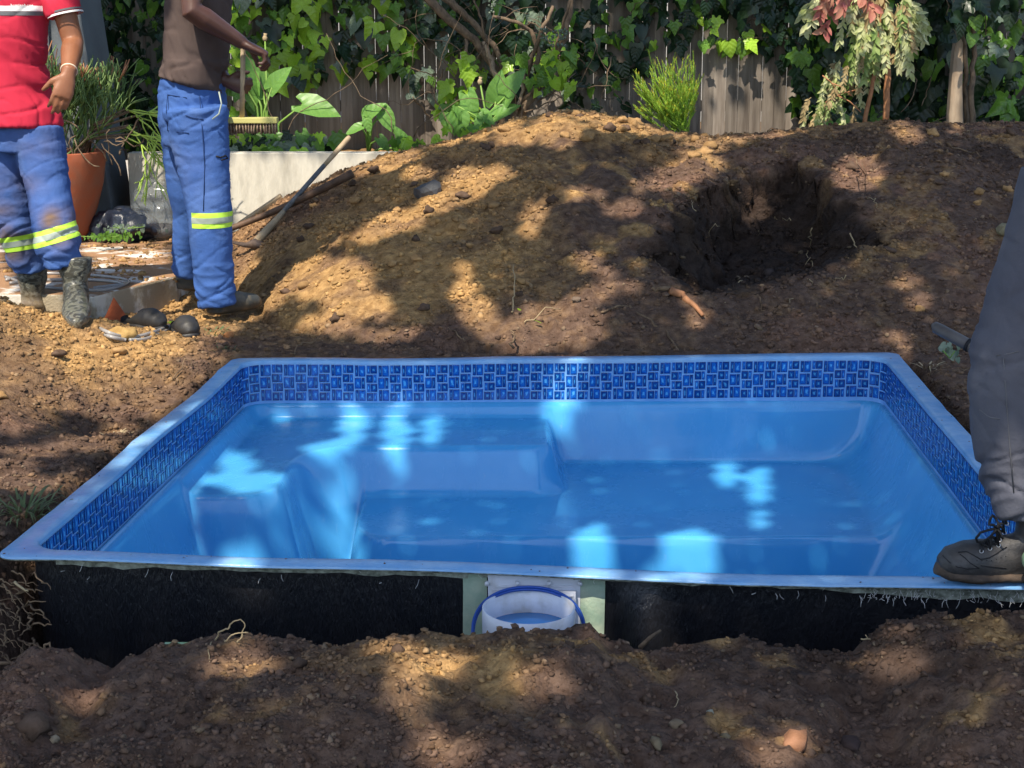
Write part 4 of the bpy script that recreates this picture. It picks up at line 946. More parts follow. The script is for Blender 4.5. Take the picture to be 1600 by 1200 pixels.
# ------------------------------------------------------------------ pot with pencil-stemmed succulent
pc = onz(104, 377, .10); pc = V(pc.x, pc.y, .1); zt = aty(104, 236, pc.y).z
t = thing('plant_pot', pc, 'tall tapered terracotta pot behind the worker in red', 'pot'); H_ = zt - .1
mb = MB(); R_ = .245; prof = [(.001, 0), (.085, 0), (.10, .01), (.135, .12 * H_), (.185, .38 * H_), (.225, .65 * H_), (.243, .88 * H_), (.246, .985 * H_), (.243, H_), (.228, H_), (.224, .97 * H_), (.222, .85 * H_)]
mb.lathe(pc, prof, 48); mb.build('pot_wall', M['terra'], t); mb = MB(); mb.lathe(pc, [(.0001, .90 * H_), (.224, .88 * H_)], 24); mb.build('potting_soil', M['bark'], t)
t = thing('pencil_cactus', pc + V(0, 0, .9 * H_), 'bushy pencil stemmed succulent with orange upper tips growing in the terracotta pot', 'plant')
mbs = {k: MB() for k in ('cactus', 'cactus_tip', 'cactus_lime', 'bark')}
def pencil(p, d, r, depth, kind):
    L = random.uniform(.07, .15); q = Vector(p) + Vector(d) * L * .5 + Vector([random.gauss(0, .005) for _ in range(3)]); e = Vector(p) + Vector(d) * L
    k = kind if depth > 1 or kind == 'cactus_lime' else ('cactus_tip' if e.z > 1.05 and random.random() < .35 else kind)
    mbs[k].tube([p, q, e], [r, r * .95, r * .85], 5)
    if depth <= 0: return
    for _ in range(random.choice((2, 3, 3)) if depth < 4 else 3):
        up = .35 if kind == 'cactus' else -.15
        nd = (Vector(d) + Vector((random.gauss(0, .38), random.gauss(0, .38), random.gauss(up, .3)))).normalized(); pencil(e, nd, r * .86, depth - 1, kind)
top = pc + V(0, 0, .92 * H_)
for k in range(15):
    a = random.uniform(0, 6.28); pencil(top + V(.12 * math.cos(a) + .03, .12 * math.sin(a), 0), Vector((random.gauss(.25, .5), random.gauss(0, .4), 1)).normalized(), .0062, 4, 'cactus')
for k in range(9):
    p = aty(random.uniform(195, 215), random.uniform(165, 215), pc.y - .1); pencil(p, Vector((1, random.gauss(0, .4), random.gauss(-.15, .4))).normalized(), .0048, 3, 'cactus_lime')
    mbs['bark'].tube([top + V(random.uniform(0, .15), random.uniform(-.1, .1), 0), (top + p) / 2 + V(0, 0, .05), p], .006, 5)
for k in range(12):
    p0 = aty(random.uniform(110, 190), random.uniform(195, 240), pc.y - .18); pts = [p0]
    d = Vector((random.gauss(0, 1), random.gauss(0, .3), random.gauss(0, .4))).normalized()
    for _ in range(7): d = (d + Vector((random.gauss(0, .5), 0, random.gauss(0, .5)))).normalized(); pts.append(pts[-1] + d * .03)
    mbs['bark'].tube(pts, .004, 5)
for k, nm in (('cactus', 'stems'), ('cactus_tip', 'orange_tips'), ('cactus_lime', 'lime_stems'), ('bark', 'woody_stems')): mbs[k].build(nm, M[k], t, kind='stuff')
# weeds, grass
def grass_tuft(px, py, n, h, label, spread=.1, mt='grass', z0=None, lean=(0, 0)):
    p = pxg(px, py) if z0 is None else onz(px, py, z0); t = MB()
    for _ in range(n):
        a = random.uniform(0, 6.28); r = random.random() * spread; q = p + V(math.cos(a) * r, math.sin(a) * r, -.005); d = V(math.cos(a) * .8 + lean[0], math.sin(a) * .8 + lean[1], random.uniform(.3, 1)).normalized(); L = h * random.uniform(.5, 1.2); w = .003 + .001 * random.random(); s = d.cross(V(0, 0, 1)).normalized() * w
        pts = [q, q + d * L * .4, q + d * L * .75 + V(0, 0, -L * .12), q + d * L + V(0, 0, -L * .4)]
        t.add([pts[0] - s, pts[0] + s, pts[1] - s, pts[1] + s, pts[2] - s * .7, pts[2] + s * .7, pts[3]], [(0, 1, 3, 2), (2, 3, 5, 4), (4, 5, 6)])
    return tag(t.build('grass_tuft', M[mt]), label, 'grass')
grass_tuft(35, 800, 60, .13, 'flattened tuft of long green grass on the soil left of the pool', .09)
grass_tuft(325, 520, 46, .05, 'small scrubby grass patch in front of the brown shirted worker', .09)
grass_tuft(345, 545, 30, .03, 'sparse grass tips beside the rounded orange clod', .08)
grass_tuft(180, 680, 22, .05, 'dry straw tuft on the lip of the dark hollow left of the pool', .05, 'dry')
grass_tuft(1450, 575, 10, .09, 'few pale dry blades right of the far right pool corner', .03, 'dry')
grass_tuft(430, 700, 0, .02, '') if 0 else None
def leafy_weed(px, py, Y, n, r, h, label, mt='ivym', sz=(.015, .03)):
    b = aty(px, py, Y); t = thing('weed', b, label, 'weed'); it = []
    for _ in range(n): it.append((ILIB[mt][3], leaf_matrix(b + V(random.gauss(0, r), random.gauss(0, r * .5), abs(random.gauss(0, h))), random.uniform(*sz))))
    join_instances('leaves', it, t)
    mb = MB()
    for _ in range(5): mb.tube([b, b + V(random.gauss(0, r), random.gauss(0, r * .5), h)], .002, 4)
    mb.build('stem', M['green_stem'], t)
leafy_weed(172, 372, 8.35, 110, .07, .018, 'low mat of small leaved weeds at the foot of the terracotta pot', 'ivym', (.012, .024))
leafy_weed(192, 358, 8.4, 36, .07, .015, 'olive weeds in front of the black bag', 'ivys', (.012, .024))
leafy_weed(1484, 560, 5.45, 9, .02, .03, 'small seedling with round leaves right of the pool near the grey trouser leg', 'ivys', (.02, .035))
leafy_weed(260, 505, 6.75, 5, .015, .01, 'tiny green sprout between the two black clogs', 'ivyl', (.012, .02))
for px, py, mt, lab in ((845, 512, 'ivyl', 'narrow green leaf lying on the lit red brown soil right of centre'), (850, 515, 'ivys', ''), (812, 492, 'ivyl', 'small green leaf on the mound foot near the upright twig'), (567, 450, 'ivyl', 'single yellow green leaf standing in the tan crumbs of the mound')):
    if lab:
        p = pxg(px, py); o = obj('fallen_leaf', ILIB[mt][3], label=lab, cat='leaf'); o.matrix_basis = Matrix.Translation(p + V(0, 0, .02)) @ Matrix.Rotation(random.uniform(0, 3), 4, 'Z') @ Matrix.Rotation(.5, 4, 'X') @ Matrix.Diagonal((.016, .036, .03, 1))

# ------------------------------------------------------------------ bags, slippers, hose, brick, tools
def crumple(c, r, seed, vox=.012, amp=.25, freq=6):
    mb = MB(); mb.ball(c, r, 20); me = fuse(mb, vox, 2); co = getco(me); no = getno(me)
    q = co * freq; nn = 1 - 2 * np.abs(vnoise(q[:, 0], q[:, 1], q[:, 2], seed)); nn = nn + .5 * (1 - 2 * np.abs(vnoise(q[:, 0] * 2.2, q[:, 1] * 2.2, q[:, 2] * 2.2, seed + 1)))
    setco(me, co + no * (nn * amp * .1)[:, None]); return me
bp = aty(195, 328, 8.75); me = crumple(V(bp.x, 8.75, .17), (.17, .12, .085), 5, amp=.35, freq=9); me.materials.append(M['bag_black']); obj('black_bag', me, label='crumpled dark blue black bag lying between the pot and the clear bag', cat='bag')
cbp = aty(247, 300, 8.8)
me = crumple(V(cbp.x, 8.8, .27), (.125, .11, .18), 9, amp=.30, freq=7)
mc = bpy.data.materials.new('clear_film'); mc.use_nodes = True; nb = mc.node_tree.nodes['Principled BSDF']; nb.inputs['Base Color'].default_value = (.5, .52, .50, 1); nb.inputs['Roughness'].default_value = .15; nb.inputs['Alpha'].default_value = .17
me.materials.append(mc); t = thing('clear_bag', (cbp.x, 8.8, .1), 'clear plastic bag of rubble leaning by the white wall left of the brown shirted worker', 'bag'); obj('film', me, t)
mb = MB(); mb.ball((cbp.x + .01, 8.8, .15), (.085, .07, .045), 14); mb.build('rubble', M['slate'], t)
def clog(px, py, ang, label):
    p = pxg(px, py); mb = MB(); R = Matrix.Rotation(ang, 4, 'Z'); P = lambda x, y, z: (R @ V(x, y, z)) + p
    mb.tube([P(-.12, 0, .025), P(-.06, 0, .028), P(0, 0, .04), P(.05, 0, .045), P(.10, 0, .035), P(.125, 0, .025)], [(.03, .02), (.040, .028), (.045, .045), (.052, .05), (.045, .04), (.02, .018)], 16, ref=R @ V(0, 1, 0))
    me = fuse(mb, .007, 3); bm = bmesh.new(); bm.from_mesh(me); bmesh.ops.delete(bm, geom=[v for v in bm.verts if (lambda q: -.115 < q.dot(R @ V(1, 0, 0)) < -.005 and abs(q.dot(R @ V(0, 1, 0))) < .034 and q.z > .030)(v.co - p)], context='VERTS'); bm.to_mesh(me); bm.free(); me.materials.append(M['shoe'])
    t = thing('clog', p, label, 'shoe'); o = obj('upper', me, t)
    m2 = me.copy()
    mb = MB(); mb.tube([P(-.125, 0, .012), P(-.06, 0, .012), P(.05, 0, .012), P(.125, 0, .014)], [(.034, .012), (.044, .014), (.055, .014), (.03, .012)], 14, ref=R @ V(0, 1, 0)); mb.build('sole', M['shoe'], t)
    for a, b2 in ((.04, .02), (.06, -.02), (.08, .01), (.03, -.03), (.09, .03), (.065, .04)):
        q = P(a, b2, .04 + .045 * math.sqrt(max(0, 1 - (b2 / .055) ** 2)) * (1 - (a - .04) * 3)); mb = MB(); mb.ball(q, .0035, 6); mb.build('vent_hole', M['lace'], t)
clog(225, 512, -.6, 'black rubber clog standing beside the red clay shard'); clog(288, 522, -1.1, 'black rubber clog lying right of the other clog, near the worker in brown')
p = pxg(183, 508); mb = MB(); mb.add([p + V(*q) for q in ((-.055, 0, .03), (.055, -.01, .03), (.04, .02, .0), (-.02, .03, 0), (-.01, .005, .125), (-.012, .025, .120), (-.04, -.02, .0), (.03, -.03, 0))], [(0, 1, 4), (0, 4, 5, 3), (1, 2, 5, 4), (2, 3, 5), (6, 7, 1, 0), (7, 2, 1), (6, 0, 3), (6, 3, 2, 7)])
me = mb.mesh('s', M['brick'], False); tag(obj('clay_shard', me), 'upright pointed red clay shard in front of the slab edge', 'shard')
p = pxg(194, 528); place_clod(p.x, p.y, .045, (.40, .26, .10), 'yellow brown clod in front of the red clay shard', name='soil_clod')
hose = bpy.data.materials.new('clear_hose'); hose.use_nodes = True; hb = hose.node_tree.nodes['Principled BSDF']; hb.inputs['Base Color'].default_value = (.36, .34, .32, 1); hb.inputs['Roughness'].default_value = .2; hb.inputs['Alpha'].default_value = .75; M['hose'] = hose
t = thing('clear_hose', pxg(190, 515), 'translucent grey hose coiled around the boots and clogs at the slab edge', 'hose')
def hose_path(pts, z=None, r=.008):
    ps = [(pxg(a, b) if z is None else onz(a, b, z)) + V(0, 0, .008) for a, b in pts]; sm = []
    for i in range(len(ps)):
        p0, p1, p2, p3 = ps[max(i - 1, 0)], ps[i], ps[min(i + 1, len(ps) - 1)], ps[min(i + 2, len(ps) - 1)]
        for k in range(6):
            u = k / 6; sm.append(.5 * ((2 * p1) + (p2 - p0) * u + (2 * p0 - 5 * p1 + 4 * p2 - p3) * u * u + (-p0 + 3 * p1 - 3 * p2 + p3) * u ** 3))
    mb = MB(); mb.tube(sm, r, 8); mb.build('coil', M['hose'], t)
hose_path([(140, 500), (160, 518), (200, 530), (240, 522), (264, 512), (262, 518), (230, 532), (205, 534)]); hose_path([(138, 506), (165, 526), (195, 534)]); hose_path([(60, 455), (90, 470), (120, 480), (150, 508)], None)
hose_path([(10, 440), (60, 430), (140, 432), (200, 440), (180, 452), (140, 456), (60, 450), (12, 436)], .1); hose_path([(15, 445), (70, 440), (150, 440), (192, 446), (150, 452)], .1)
mb = MB(); p = pxg(146, 490); 
tor = [p + V(.016 * math.cos(a), -.01, .05 + .022 * math.sin(a)) for a in np.linspace(0, 6.28, 18)[:-1]]; mb.tube(tor, .007, 8, closed=True); tag(mb.build('hose_connector', M['pvc']), 'dark ring shaped hose fitting standing beside the muddy right boot', 'fitting')
def rod(name, label, cat, spec, parts):
    t = thing(name, spec, label, cat)
    for nm, pts, r, mt, seg in parts: mb = MB(); mb.tube(pts, r, seg); mb.build(nm, M[mt], t)
    return t
a, b_ = pxg(402, 386), aty(546, 214, 8.55); h0 = a + V(0, 0, .03)
L1 = lambda u: h0.lerp(b_, u)
t = rod('pickaxe', 'pickaxe with a pale ended taped handle propped on the foot of the mound', 'pickaxe', a, [('handle_grip', [L1(.72), L1(.8), L1(.98), L1(1)], [.0125, .0135, .0145, .012], 'handle_pale', 14), ('handle_tape', [L1(.28), L1(.5), L1(.72)], [.013, .013, .0128], 'wrap', 14), ('handle', [L1(0), L1(.1), L1(.2), L1(.28)], [(.024, .024), (.022, .022), (.016, .016), (.013, .013)], 'handle_pale', 14)])
mb = MB(); c0 = h0 + V(-.01, -.01, -.01); q1 = aty(380, 386, c0.y) ; q2 = aty(456, 388, c0.y - .12)
mb.tube([aty(360, 378, c0.y + .1), aty(385, 383, c0.y + .04), c0, aty(425, 388, c0.y - .03), q2], [(.006, .014), (.014, .018), (.028, .026), (.012, .022), (.004, .030)], 12, ref=(0, 0, 1)); mb.build('head', M['steel'], t)
a, b_ = pxg(352, 368), aty(551, 271, 8.25); a = V(a.x, 8.3, aty(340, 372, 8.3).z)
L1 = lambda u: a.lerp(b_, u) + V(0, 0, -.02 * math.sin(u * 3.14) + .0)
tag(rod('tool_handle', 'thick dark wooden tool handle lying across the taped pickaxe handle', 'tool handle', a, [('shaft', [L1(u) for u in np.linspace(0, 1, 12)], [.016 + .008 * u ** 2 for u in np.linspace(0, 1, 12)], 'handle', 16)]))
p0, p1 = aty(372, 352, 8.75), aty(440, 306, 8.75); d = (p1 - p0).normalized(); up = V(0, -.3, 1); up = (up - d * up.dot(d)).normalized(); sd = d.cross(up)
mb = MB(); mb.add([p + sd * x * .018 + up * z * .012 for p in (p0, p1) for x, z in ((-1, -1), (1, -1), (1, 1), (-1, 1))], [(3, 2, 1, 0), (4, 5, 6, 7), (0, 1, 5, 4), (1, 2, 6, 5), (2, 3, 7, 6), (3, 0, 4, 7)])
me = mb.mesh('b', M['handle_pale'], False); bevel(me, .003, 1); obj('timber_offcut', me, label='short pale wooden batten leaning on the foot of the mound against the white wall', cat='batten')
p = pxg(670, 303); me = bpy.data.meshes.new('st'); bm = bmesh.new(); bmesh.ops.create_icosphere(bm, subdivisions=2, radius=1)
for v in bm.verts:
    v.co.x *= .085; v.co.y *= .05; v.co.z *= .055
    n_ = v.co.normalized(); v.co *= .9 + .25 * noise.noise(v.co * 22)
    if v.co.z > .03: v.co.z = .03 + (v.co.z - .03) * .3 + v.co.x * .25
bm.to_mesh(me); bm.free(); me.materials.append(M['slate']); o = obj('slate_stone', me, label='angular dark grey stone on the upper left slope of the mound', cat='stone'); o.location = p + V(0, 0, .02); o.rotation_euler = (0, -.25, .3)
a, b_ = aty(1463, 512, 5.2), aty(1530, 548, 5.1); mb = MB(); mb.tube([a + V(-.006, .01, .012), a, a.lerp(b_, .4), b_], [.012, .020, .021, .021], 18); t = thing('grey_pipe', a, 'short thick grey pipe sticking out beside the grey trouser leg', 'pipe'); mb.build('pipe', M['pvc'], t)
mb = MB(); c = a.lerp(b_, .72); d = (b_ - a).normalized(); mb.tube([c, c + d * .012], .024, 18); mb.build('collar', M['lace'], t)

# roots and twigs
def root(pts, r, label, name='root', mt='root', world=False, wob=.006, cat='root', group=None):
    ps = [p if world else p for p in pts]; sm = []
    for i in range(len(ps) - 1):
        for k in range(4): sm.append(ps[i].lerp(ps[i + 1], k / 4) + Vector([random.gauss(0, wob) for _ in range(3)]))
    sm.append(ps[-1]); mb = MB(); mb.tube(sm, [r * (1 - .65 * i / len(sm)) for i in range(len(sm))], 5); return tag(mb.build(name, M[mt]), label, cat, group)
def G(px, py, dz=.01): return pxg(px, py) + V(0, 0, dz)
root([G(1020, 458, .02), G(1045, 459, .03), G(1078, 464, .02)], .013, 'thick stubby root lying left of the dug hollow')
root([G(1050, 462, .03), G(1075, 478, .03), G(1098, 500, .02)], .020, 'split reddish root stump below the thick stubby root', mt='stem_o')
root([G(980, 480), G(1010, 500), G(1040, 520), G(1060, 550)], .008, 'long dark root curving down to the back rim of the pool')
root([G(940, 492), G(965, 484), G(985, 482)], .006, 'dark root running left from the long curving root')
root([G(1020, 412, .02), G(1040, 430, .02), G(1060, 450, .02)], .006, 'thin root hanging at the left end of the dug hollow')
root([G(1328, 372, .02), G(1340, 395, .02), G(1354, 414, .02)], .004, 'pale thin root on the right lip of the dug hollow', mt='dry')
root([G(1235, 445, .02), G(1238, 465, .02), G(1234, 480, .02)], .003, 'short vertical root just below the lip of the dug hollow', mt='dry')
root([G(1190, 450, .02), G(1186, 475, .02), G(1194, 492, .02)], .004, 'dark wiggly root below the dug hollow, left of the short vertical one')
root([G(1160, 446, .02), G(1140, 460, .02), G(1132, 480, .02)], .003, 'hooked root below the left half of the dug hollow', mt='dry')
root([G(1268, 366, .03), G(1266, 385, .03), G(1268, 396, .02)], .003, 'thin pale root hanging in the middle of the dug hollow', mt='dry')
root([G(1335, 245, .01), G(1348, 270, .01), G(1362, 285, .01), G(1374, 310, .01)], .003, 'thin dark root crossing the lit patch on the right of the mound')
root([G(1345, 258, .01), G(1360, 278, .01), G(1385, 300, .01)], .002, 'finer branch beside the root crossing the lit patch')
root([G(1398, 300, .01), G(1400, 330, .01), G(1385, 352, .01)], .003, 'hair thin root right of the dug hollow')
root([G(1480, 230, .01), G(1505, 240, .01), G(1530, 246, .01)], .006, 'dark root near the crest at the right side of the mound')
root([G(800, 492, 0), G(802, 478, .05), G(803, 455, .12)], .004, 'upright thin twig at the foot of the mound', mt='dry', name='twig', cat='twig')
root([G(820, 508, .01), G(845, 496, .02), G(875, 490, .02)], .003, 'pale twig lying on the lit red brown soil', mt='dry', name='twig', cat='twig')
root([G(725, 535, .01), G(715, 528, .02), G(700, 518, .02)], .004, 'dark twig at the foot of the tan part of the mound', name='twig', cat='twig')
root([G(800, 552, .02), G(803, 540, .05), G(800, 528, .03)], .006, 'dark stub standing against the back rim of the pool', name='twig', cat='twig')
root([G(455, 560, .01), G(470, 545, .02), G(500, 538, .02)], .004, 'curved twig on the dark strip behind the back rim', name='twig', cat='twig')
root([G(270, 595, .01), G(290, 575, .03), G(310, 580, .02), G(300, 595, .02)], .003, 'wiry root on the soil left of the far left pool corner')
for k in range(16):
    px = random.uniform(1010, 1360); py = random.uniform(300, 500); a = random.uniform(0, 6.28); root([G(px, py, .01), G(px + 12 * math.cos(a), py + 12 * math.sin(a), .02), G(px + 24 * math.cos(a + .4), py + 22 * math.sin(a + .4), .01)], random.uniform(.0015, .003), 'fine root hair scattered in and around the dug hollow', group='fine roots of the hollow', mt=random.choice(('root', 'dry')))
for k in range(12):
    px = random.uniform(1440, 1510); py = random.uniform(580, 680); a = random.uniform(-.5, .5); root([G(px, py, .01), G(px + 14, py + 10 * math.sin(a), .02), G(px + 28, py + 20 * math.sin(a), .01)], .002, 'fine root in the dark soil right of the pool', group='fine roots right of the pool')
# sprig of roots on the foreground bank
q = lambda px, py, Y: aty(px, py, Y)
root([q(336, 1003, 3.08), q(341, 988, 3.06), q(356, 982, 3.05), q(362, 974, 3.05), q(375, 967, 3.05), q(383, 977, 3.05), q(378, 990, 3.05), q(376, 1000, 3.05)], .0022, 'arched pale root loop standing on the foreground bank against the black wall', wob=.001, mt='dry')
root([q(352, 1003, 3.04), q(362, 992, 3.03), q(372, 989, 3.03), q(388, 988, 3.03)], .0022, 'forked pale root leaning right under the arched loop', wob=.001, mt='dry')
root([q(370, 1003, 3.03), q(378, 996, 3.03), q(379, 985, 3.03)], .0016, 'tiny pale root upright inside the arched loop', wob=.001, mt='dry')
root([q(332, 1003, 3.05), q(326, 1015, 3.0), q(328, 1034, 2.95)], .0015, 'pale rootlet hanging down the lit part of the foreground bank', wob=.001, mt='dry')
root([q(58, 1034, 3.12), q(68, 1020, 3.13), q(70, 1008, 3.13), q(78, 1004, 3.13), q(78, 1022, 3.1)], .004, 'hooked brown root at the left end of the foreground bank', wob=.001)
root([q(-20, 1035, 3.3), q(20, 1037, 3.3), q(50, 1036, 3.3)], .006, 'long straight grey root crossing the trench at the left edge', wob=.001)
root([q(1055, 1080, 2.85), q(1060, 1092, 2.82), q(1056, 1104, 2.8), q(1045, 1110, 2.8)], .0016, 'curled fine root on the middle right of the foreground bank', wob=.001, mt='dry')
root([q(1345, 998, 3.1), q(1360, 1000, 3.08), q(1352, 992, 3.08)], .002, 'torn rootlet at the step in the foreground bank', wob=.001, mt='dry')
for k in range(34):
    px = random.uniform(-20, 50); py = random.uniform(890, 1030); a = random.gauss(.6, .5); Y = 3.50; root([q(px, py, Y), q(px + 18 * math.cos(a), py + 18 * math.sin(a), Y - .04), q(px + 40 * math.cos(a + .3), py + 34 * math.sin(a + .3), Y - .06)], random.uniform(.0015, .0035), 'root in the tangle on the trench face under the near left pool corner', group='roots on the trench face', wob=.003)
root([q(22, 910, 3.45), q(35, 920, 3.43), q(44, 924, 3.42)], .004, 'short cut pale root end under the near left pool corner', mt='dry', wob=.001)
# ------------------------------------------------------------------ people
def ridge(co, sx, sy, sz, seed):
    n = vnoise(co[:, 0] * sx, co[:, 1] * sy, co[:, 2] * sz, seed); return (1 - np.abs(n) * 2)
def wrinkle(me, amp, sx=7, sz=16, seed=0, zf=None, slant=0.0):
    co = getco(me); no = getno(me); q = co.copy(); w = .04 * vnoise(co[:, 0] * 5, co[:, 1] * 5, co[:, 2] * 5, seed + 7)
    q[:, 2] = q[:, 2] + w * 1.5 + slant * q[:, 0]; q[:, 0] = q[:, 0] + w
    h = .6 * ridge(q, sx, sx, sz, seed) + .3 * ridge(q, sx * 2.1, sx * 2.1, sz * 1.7, seed + 3) + .35 * vnoise(q[:, 0] * 4, q[:, 1] * 4, q[:, 2] * 4, seed + 5)
    g1 = vnoise(q[:, 0] * sx * .45 + q[:, 2] * 3, q[:, 1] * sx * .5, q[:, 2] * sz * .75 - q[:, 0] * 6, seed + 20); g2 = vnoise(q[:, 0] * sx * .6 - q[:, 2] * 5, q[:, 1] * sx * .6, q[:, 2] * sz * .7 + q[:, 0] * 9, seed + 30)
    h = .8 * h - .6 * np.exp(-(g1 / .10) ** 2) - .4 * np.exp(-(g2 / .09) ** 2) + .2
    a = amp * .8 * (zf(co) if zf else 1); setco(me, co + no * (h * a)[:, None]); return me
def hand(mb, wrist, fwd, palm, thumb_side, curl, s=1.0, thumb_curl=.5):
    f = Vector(fwd).normalized(); pn = Vector(palm); pn = (pn - f * pn.dot(f)).normalized(); sd = f.cross(pn); sd = sd if sd.dot(Vector(thumb_side)) > 0 else -sd
    w = Vector(wrist)
    mb.tube([w - f * .03 * s, w, w + f * .03 * s, w + f * .07 * s, w + f * .095 * s], [(.026 * s, .020 * s), (.027 * s, .019 * s), (.036 * s, .018 * s), (.041 * s, .017 * s), (.038 * s, .013 * s)], 14, ref=sd)
    for k, (off, L) in enumerate(((.030, .074), (.0105, .083), (-.0095, .077), (-.0285, .061))):
        p = w + f * (.088 - abs(off - .01) * .25) * s + sd * off * s; d = f.copy(); pts = [p - f * .02 * s, p]; c = curl[k] if isinstance(curl, (list, tuple)) else curl
        for j, fr in enumerate((.45, .31, .24)):
            ang = c * (.8 if j == 0 else 1.0); ax = f.cross(pn); d = Quaternion(ax, ang) @ d
            if d.dot(f) > 2: pass
            pts.append(pts[-1] + d * L * fr * s)
        mb.tube(pts, [.0095 * s, .0095 * s, .0088 * s, .0080 * s, .0068 * s], 8)
    p = w + f * .022 * s + sd * .024 * s; d = (f * .65 + sd * .7 + pn * .35).normalized(); pts = [p, p + d * .035 * s]; d2 = (d + pn * thumb_curl + f * .4 - sd * thumb_curl * .5).normalized(); pts.append(pts[-1] + d2 * .032 * s); pts.append(pts[-1] + (d2 + pn * thumb_curl * .6).normalized() * .026 * s)
    mb.tube(pts, [.015 * s, .0125 * s, .011 * s, .008 * s], 8)
def head(mb, c, face, parent_later, skin=None):
    R = Vector(face).to_track_quat('-Y', 'Z').to_matrix() if False else Matrix.Rotation(math.atan2(face[1], face[0]) + math.pi / 2, 3, 'Z')
    P = lambda x, y, z: Vector(c) + R @ V(x, y, z)
    mb.ball(P(0, .012, .025), (.075, .092, .092), 18, R); mb.ball(P(0, -.02, -.045), (.056, .068, .07), 16, R); mb.ball(P(0, -.055, -.088), (.028, .022, .02), 10, R)
    mb.tube([P(0, -.083, .022), P(0, -.101, -.012), P(0, -.106, -.026)], [.007, .011, .014], 8); mb.ball(P(.012, -.096, -.028), .008, 8); mb.ball(P(-.012, -.096, -.028), .008, 8)
    mb.tube([P(-.026, -.085, -.058), P(0, -.096, -.056), P(.026, -.085, -.058)], [.006, .009, .006], 8); mb.tube([P(-.05, -.068, .034), P(-.02, -.083, .040), P(.02, -.083, .040), P(.05, -.068, .034)], .008, 8)
    for s in (-1, 1): mb.ball(P(s * .077, .008, -.012), (.008, .018, .030), 10, R)
    return P, R
def finish_body(name, mb, mt, P, R, t, hairlen=.006):
    me = fuse(mb, .0058, 4, .5); me.materials.append(M[mt]); b = obj(name, me, t)
    for s in (-1, 1):
        e = MB(); e.ball(P(s * .030, -.075, .014), .0125, 12); eo = e.build('eye', M['eye'], b); e = MB(); e.ball(P(s * .030, -.0855, .014), .0055, 10); e.build('iris', M['hair'], eo)
    h = MB(); h.ball(P(0, .018, .035), (.080, .092, .090), 20, R); hm = h.mesh('hair', M['hair']); bm = bmesh.new(); bm.from_mesh(hm); Ri = R.inverted(); c = P(0, 0, 0)
    bmesh.ops.delete(bm, geom=[v for v in bm.verts if (lambda q: q.y < -.035 and q.z < .075 or q.z < -.03)(Ri @ (v.co - c))], context='VERTS'); bm.to_mesh(hm); bm.free(); obj('hair', hm, b); return b
def cut_band(src, z0, z1, off, mt, tilt=(0, 0), xr=None, name='band', parent=None, center=(0, 0), ymax=None):
    bm = bmesh.new(); bm.from_mesh(src)
    for zz, sgn in ((z0, 1), (z1, -1)):
        no = Vector((-tilt[0], -tilt[1], 1)).normalized() * sgn
        bmesh.ops.bisect_plane(bm, geom=list(bm.verts) + list(bm.edges) + list(bm.faces), plane_co=(center[0], center[1], zz), plane_no=no, clear_inner=True)
    if xr:
        for xx, sgn in ((xr[0], 1), (xr[1], -1)): bmesh.ops.bisect_plane(bm, geom=list(bm.verts) + list(bm.edges) + list(bm.faces), plane_co=(xx, 0, 0), plane_no=(sgn, 0, 0), clear_inner=True)
    if ymax is not None: bmesh.ops.bisect_plane(bm, geom=list(bm.verts) + list(bm.edges) + list(bm.faces), plane_co=(0, ymax, 0), plane_no=(0, -1, 0), clear_inner=True)
    bm.normal_update()
    for v in bm.verts: v.co = v.co + v.normal * off
    me = bpy.data.meshes.new(name); bm.to_mesh(me); bm.free(); me.materials.clear(); me.materials.append(M[mt]); return obj(name, me, parent) if len(me.polygons) else None
def reflective(src, z, tilt, xr, parent, cen, ymax=None):
    r = cut_band(src, z, z + .070, .0015, 'lime', tilt, xr, 'reflective_band', parent, cen, ymax)
    if r: cut_band(src, z + .022, z + .048, .0028, 'silver', tilt, xr, 'silver_stripe', r, cen, ymax)
def boot(mb_, ankle, toe, top, rt=.062, w=.052, heel=.07):
    """gumboot: shaft from top to ankle, foot to toe"""
    a, t_, tp = Vector(ankle), Vector(toe), Vector(top); d = (t_ - a); d.z = 0; L = d.length; d.normalize(); sd = d.cross(V(0, 0, 1)); g = t_.z
    mb_.tube([tp, tp.lerp(a, .5), a + V(0, 0, .03), V(a.x, a.y, g + .06), V(a.x, a.y, g + .012)], [(rt, rt), (rt * .93, rt * .95), (rt * .74, rt * .85), (rt * .76, rt * .95), (rt * .74, rt * .9)], 18, ref=sd)
    b0 = V(a.x, a.y, 0) - d * .045
    pts = [b0 + V(0, 0, g + .045), V(a.x, a.y, g + .05), V(a.x, a.y, g + .052) + d * L * .35, V(a.x, a.y, g + .042) + d * L * .65, V(a.x, a.y, g + .036) + d * L * .88, V(a.x, a.y, g + .028) + d * L]
    mb_.tube(pts, [(w * .55, .035), (w * .72, .052), (w * .85, .055), (w, .044), (w * .86, .036), (w * .4, .022)], 18, ref=sd)

